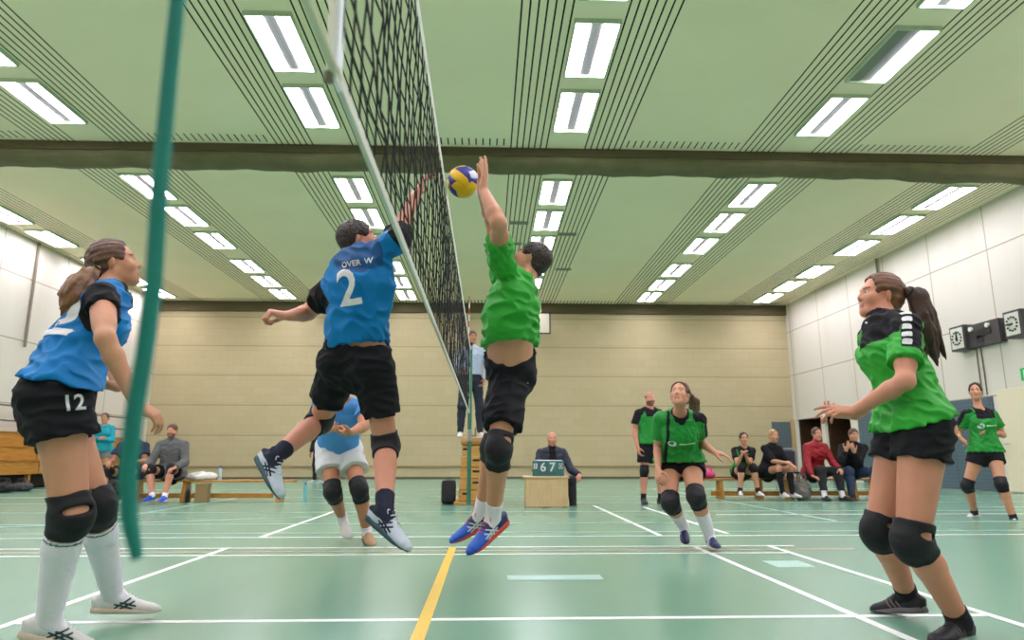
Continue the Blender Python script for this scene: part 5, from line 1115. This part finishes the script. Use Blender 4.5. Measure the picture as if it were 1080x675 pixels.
seated('person in red tracksuit jacket and black trousers sitting on the bench', 859, 12.35, 1.78, dict(fem=True, skin='pink', hair='tied', hairc='brown', elL=m4(-.3, .4, -1), wrL=m4(.15, .9, -.4), elR=m4(.3, .35, -1), wrR=m4(.05, .55, -.8), knL=m4(-.25, 1, .12), knR=m4(.05, 1, .12), anL=m4(.0, .12, -1), anR=m4(.05, .15, -1),
    shirt=dict(mats=[M_redj], sleeve=1.0, g=.032, gh=.04, hem=-.12, collar=.5, wr=.007, wf=38, name='jacket'), shorts=dict(mats=[M_dark2], f=1.0, g=.018, f2=.80, name='trousers', wr=.005), sock=dict(f=.3, mat=M_sockw), shoe=bks), .1, .3)
seated('man in black jacket and jeans sitting at the bench end, hands raised to his face', 899, 12.45, 1.80, dict(skin='fair', hair='short', hairc='brown', elL=(905, 487, 12.02), wrL=(901, 477, 11.95), elR=(887, 486, 12.02), wrR=(892, 475.5, 11.97), handL=dict(palm=V3(.5, .6, 0), curl=.5), handR=dict(palm=V3(-.3, .8, 0), curl=.3), knL=m4(-.28, 1, .1), knR=m4(.25, 1, .1),
    shirt=dict(mats=[M_black], sleeve=1.0, g=.028, gh=.035, hem=-.1, collar=.4, wr=.006, wf=40, name='jacket'), shorts=dict(mats=[M_jean], f=1.0, g=.018, name='jeans', wr=.005), shoe=bks), -.12, .42)
# line of people on the other side
seated('man in grey hoodie and black knee pads sitting on the gym bench', 180.5, 12.05, 1.84, dict(skin='pink', hair='short', hairc='brown', stubble=True, elL=m4(-.3, .4, -1), wrL=m4(.2, .9, -.3), elR=m4(.3, .4, -1), wrR=m4(-.1, 1, -.2), knL=m4(-.12, 1, .22), knR=m4(.22, 1, .2), anL=m4(.06, .2, -1), anR=m4(-.28, .2, -1),
    shirt=dict(mats=[M_hood], sleeve=1.0, g=.03, gh=.04, hem=-.08, hood=True, collar=.2, wr=.006, wf=40, name='hoodie'), shorts=dict(mats=[M_black], f=.62, g=.02, loose=.03), pad=pads, sock=dict(f=.12, mat=M_sockw), shoe=dict(upper=M_sblue, sole=M_solew)), .05, .22)
c, x = seated('man in navy shirt with blue chest emblem sitting behind the teal rope', 138.5, 12.2, 1.80, dict(skin='tan', hair='short', hairc='dark', elL=m4(-.25, .5, -1), wrL=m4(.3, 1, .05), elR=m4(.3, .4, -1), wrR=m4(-.2, 1, 0), knL=m4(.0, 1, .15), knR=m4(.35, 1, .12), anR=m4(.25, .25, -1),
    shirt=dict(mats=[M_navt], sleeve=.6, g=.024, gh=.035, hem=-.06, loose=.03), shorts=dict(mats=[M_black], f=.6, g=.02, loose=.03), pad=pads, sock=dict(f=.72, mat=M_sockw), shoe=whs), .12, .2)
J = x['J']; decal('chest_emblem', disc_mesh(.085), x['shirt'], lerp(J['P'], J['N'], .62), np.cross(x['up'], x['sfw']), x['up'], mat('emblem_blue', (60, 150, 225), rough=.5), c)
standing('woman in turquoise hoodie with folded arms standing in front of the bleachers', 105, 15.6, 1.70, dict(fem=True, skin='fair', hair='tied', hairc='brown', q=.013, elL=m4(-.3, .45, -1), wrL=m4(1, .35, .1), elR=m4(.3, .45, -1), wrR=m4(-1, .45, .15), shirt=dict(mats=[M_cyan], sleeve=1.0, g=.026, gh=.034, hem=-.08, hood=True, name='hoodie'), shorts=dict(mats=[M_gsh], f=.45, g=.018, loose=.02), pad=pads, sock=dict(f=.2, mat=M_sockw), shoe=whs), .15)
standing('man in green and black sports vest standing behind the woman at mid court', 687, 11.25, 1.80, dict(skin='pink', hair='bald', hairc='dark', stubble=True, elL=m4(-.2, -.1, -1), wrL=m4(.1, .3, -1), elR=m4(.25, -.1, -1), wrR=m4(-.05, .3, -1), shirt=dict(mats=[M_green2, M_black], pick=pk_panel('LR', hw=.9, yoke=.80), sleeve=.6, g=.026, gh=.04, hem=-.03, loose=.03), shorts=dict(mats=[M_black], f=.70, g=.022, loose=.04), pad=pads, sock=dict(f=.2, mat=M_sockb), shoe=bks), .2)
standing('person in dark clothes standing by the far wall beyond the player in white shorts', 335.5, 20.5, 1.78, dict(skin='fair', hair='short', hairc='dark', q=.014, shirt=dict(mats=[M_dark2], sleeve=1.0, g=.03, hem=-.08, name='jacket'), shorts=dict(mats=[M_dark2], f=1.0, g=.016, name='trousers'), shoe=dict(upper=mat('pale_teal_shoe', (176, 206, 206), rough=.5), sole=M_solew)), -.6)
w = bpy.data.worlds.new('world'); SC.world = w; w.use_nodes = True; w.node_tree.nodes['Background'].inputs[0].default_value = (.02, .02, .02, 1); w.node_tree.nodes['Background'].inputs[1].default_value = 0
vs = SC.view_settings; vs.view_transform = 'Standard'; vs.look = 'None'; vs.gamma = 1; vs.use_curve_mapping = False; vs.exposure = EXPO
SC.cycles.use_denoising = True; SC.cycles.max_bounces = 8; SC.cycles.diffuse_bounces = 5; SC.cycles.glossy_bounces = 3; SC.cycles.sample_clamp_indirect = 4
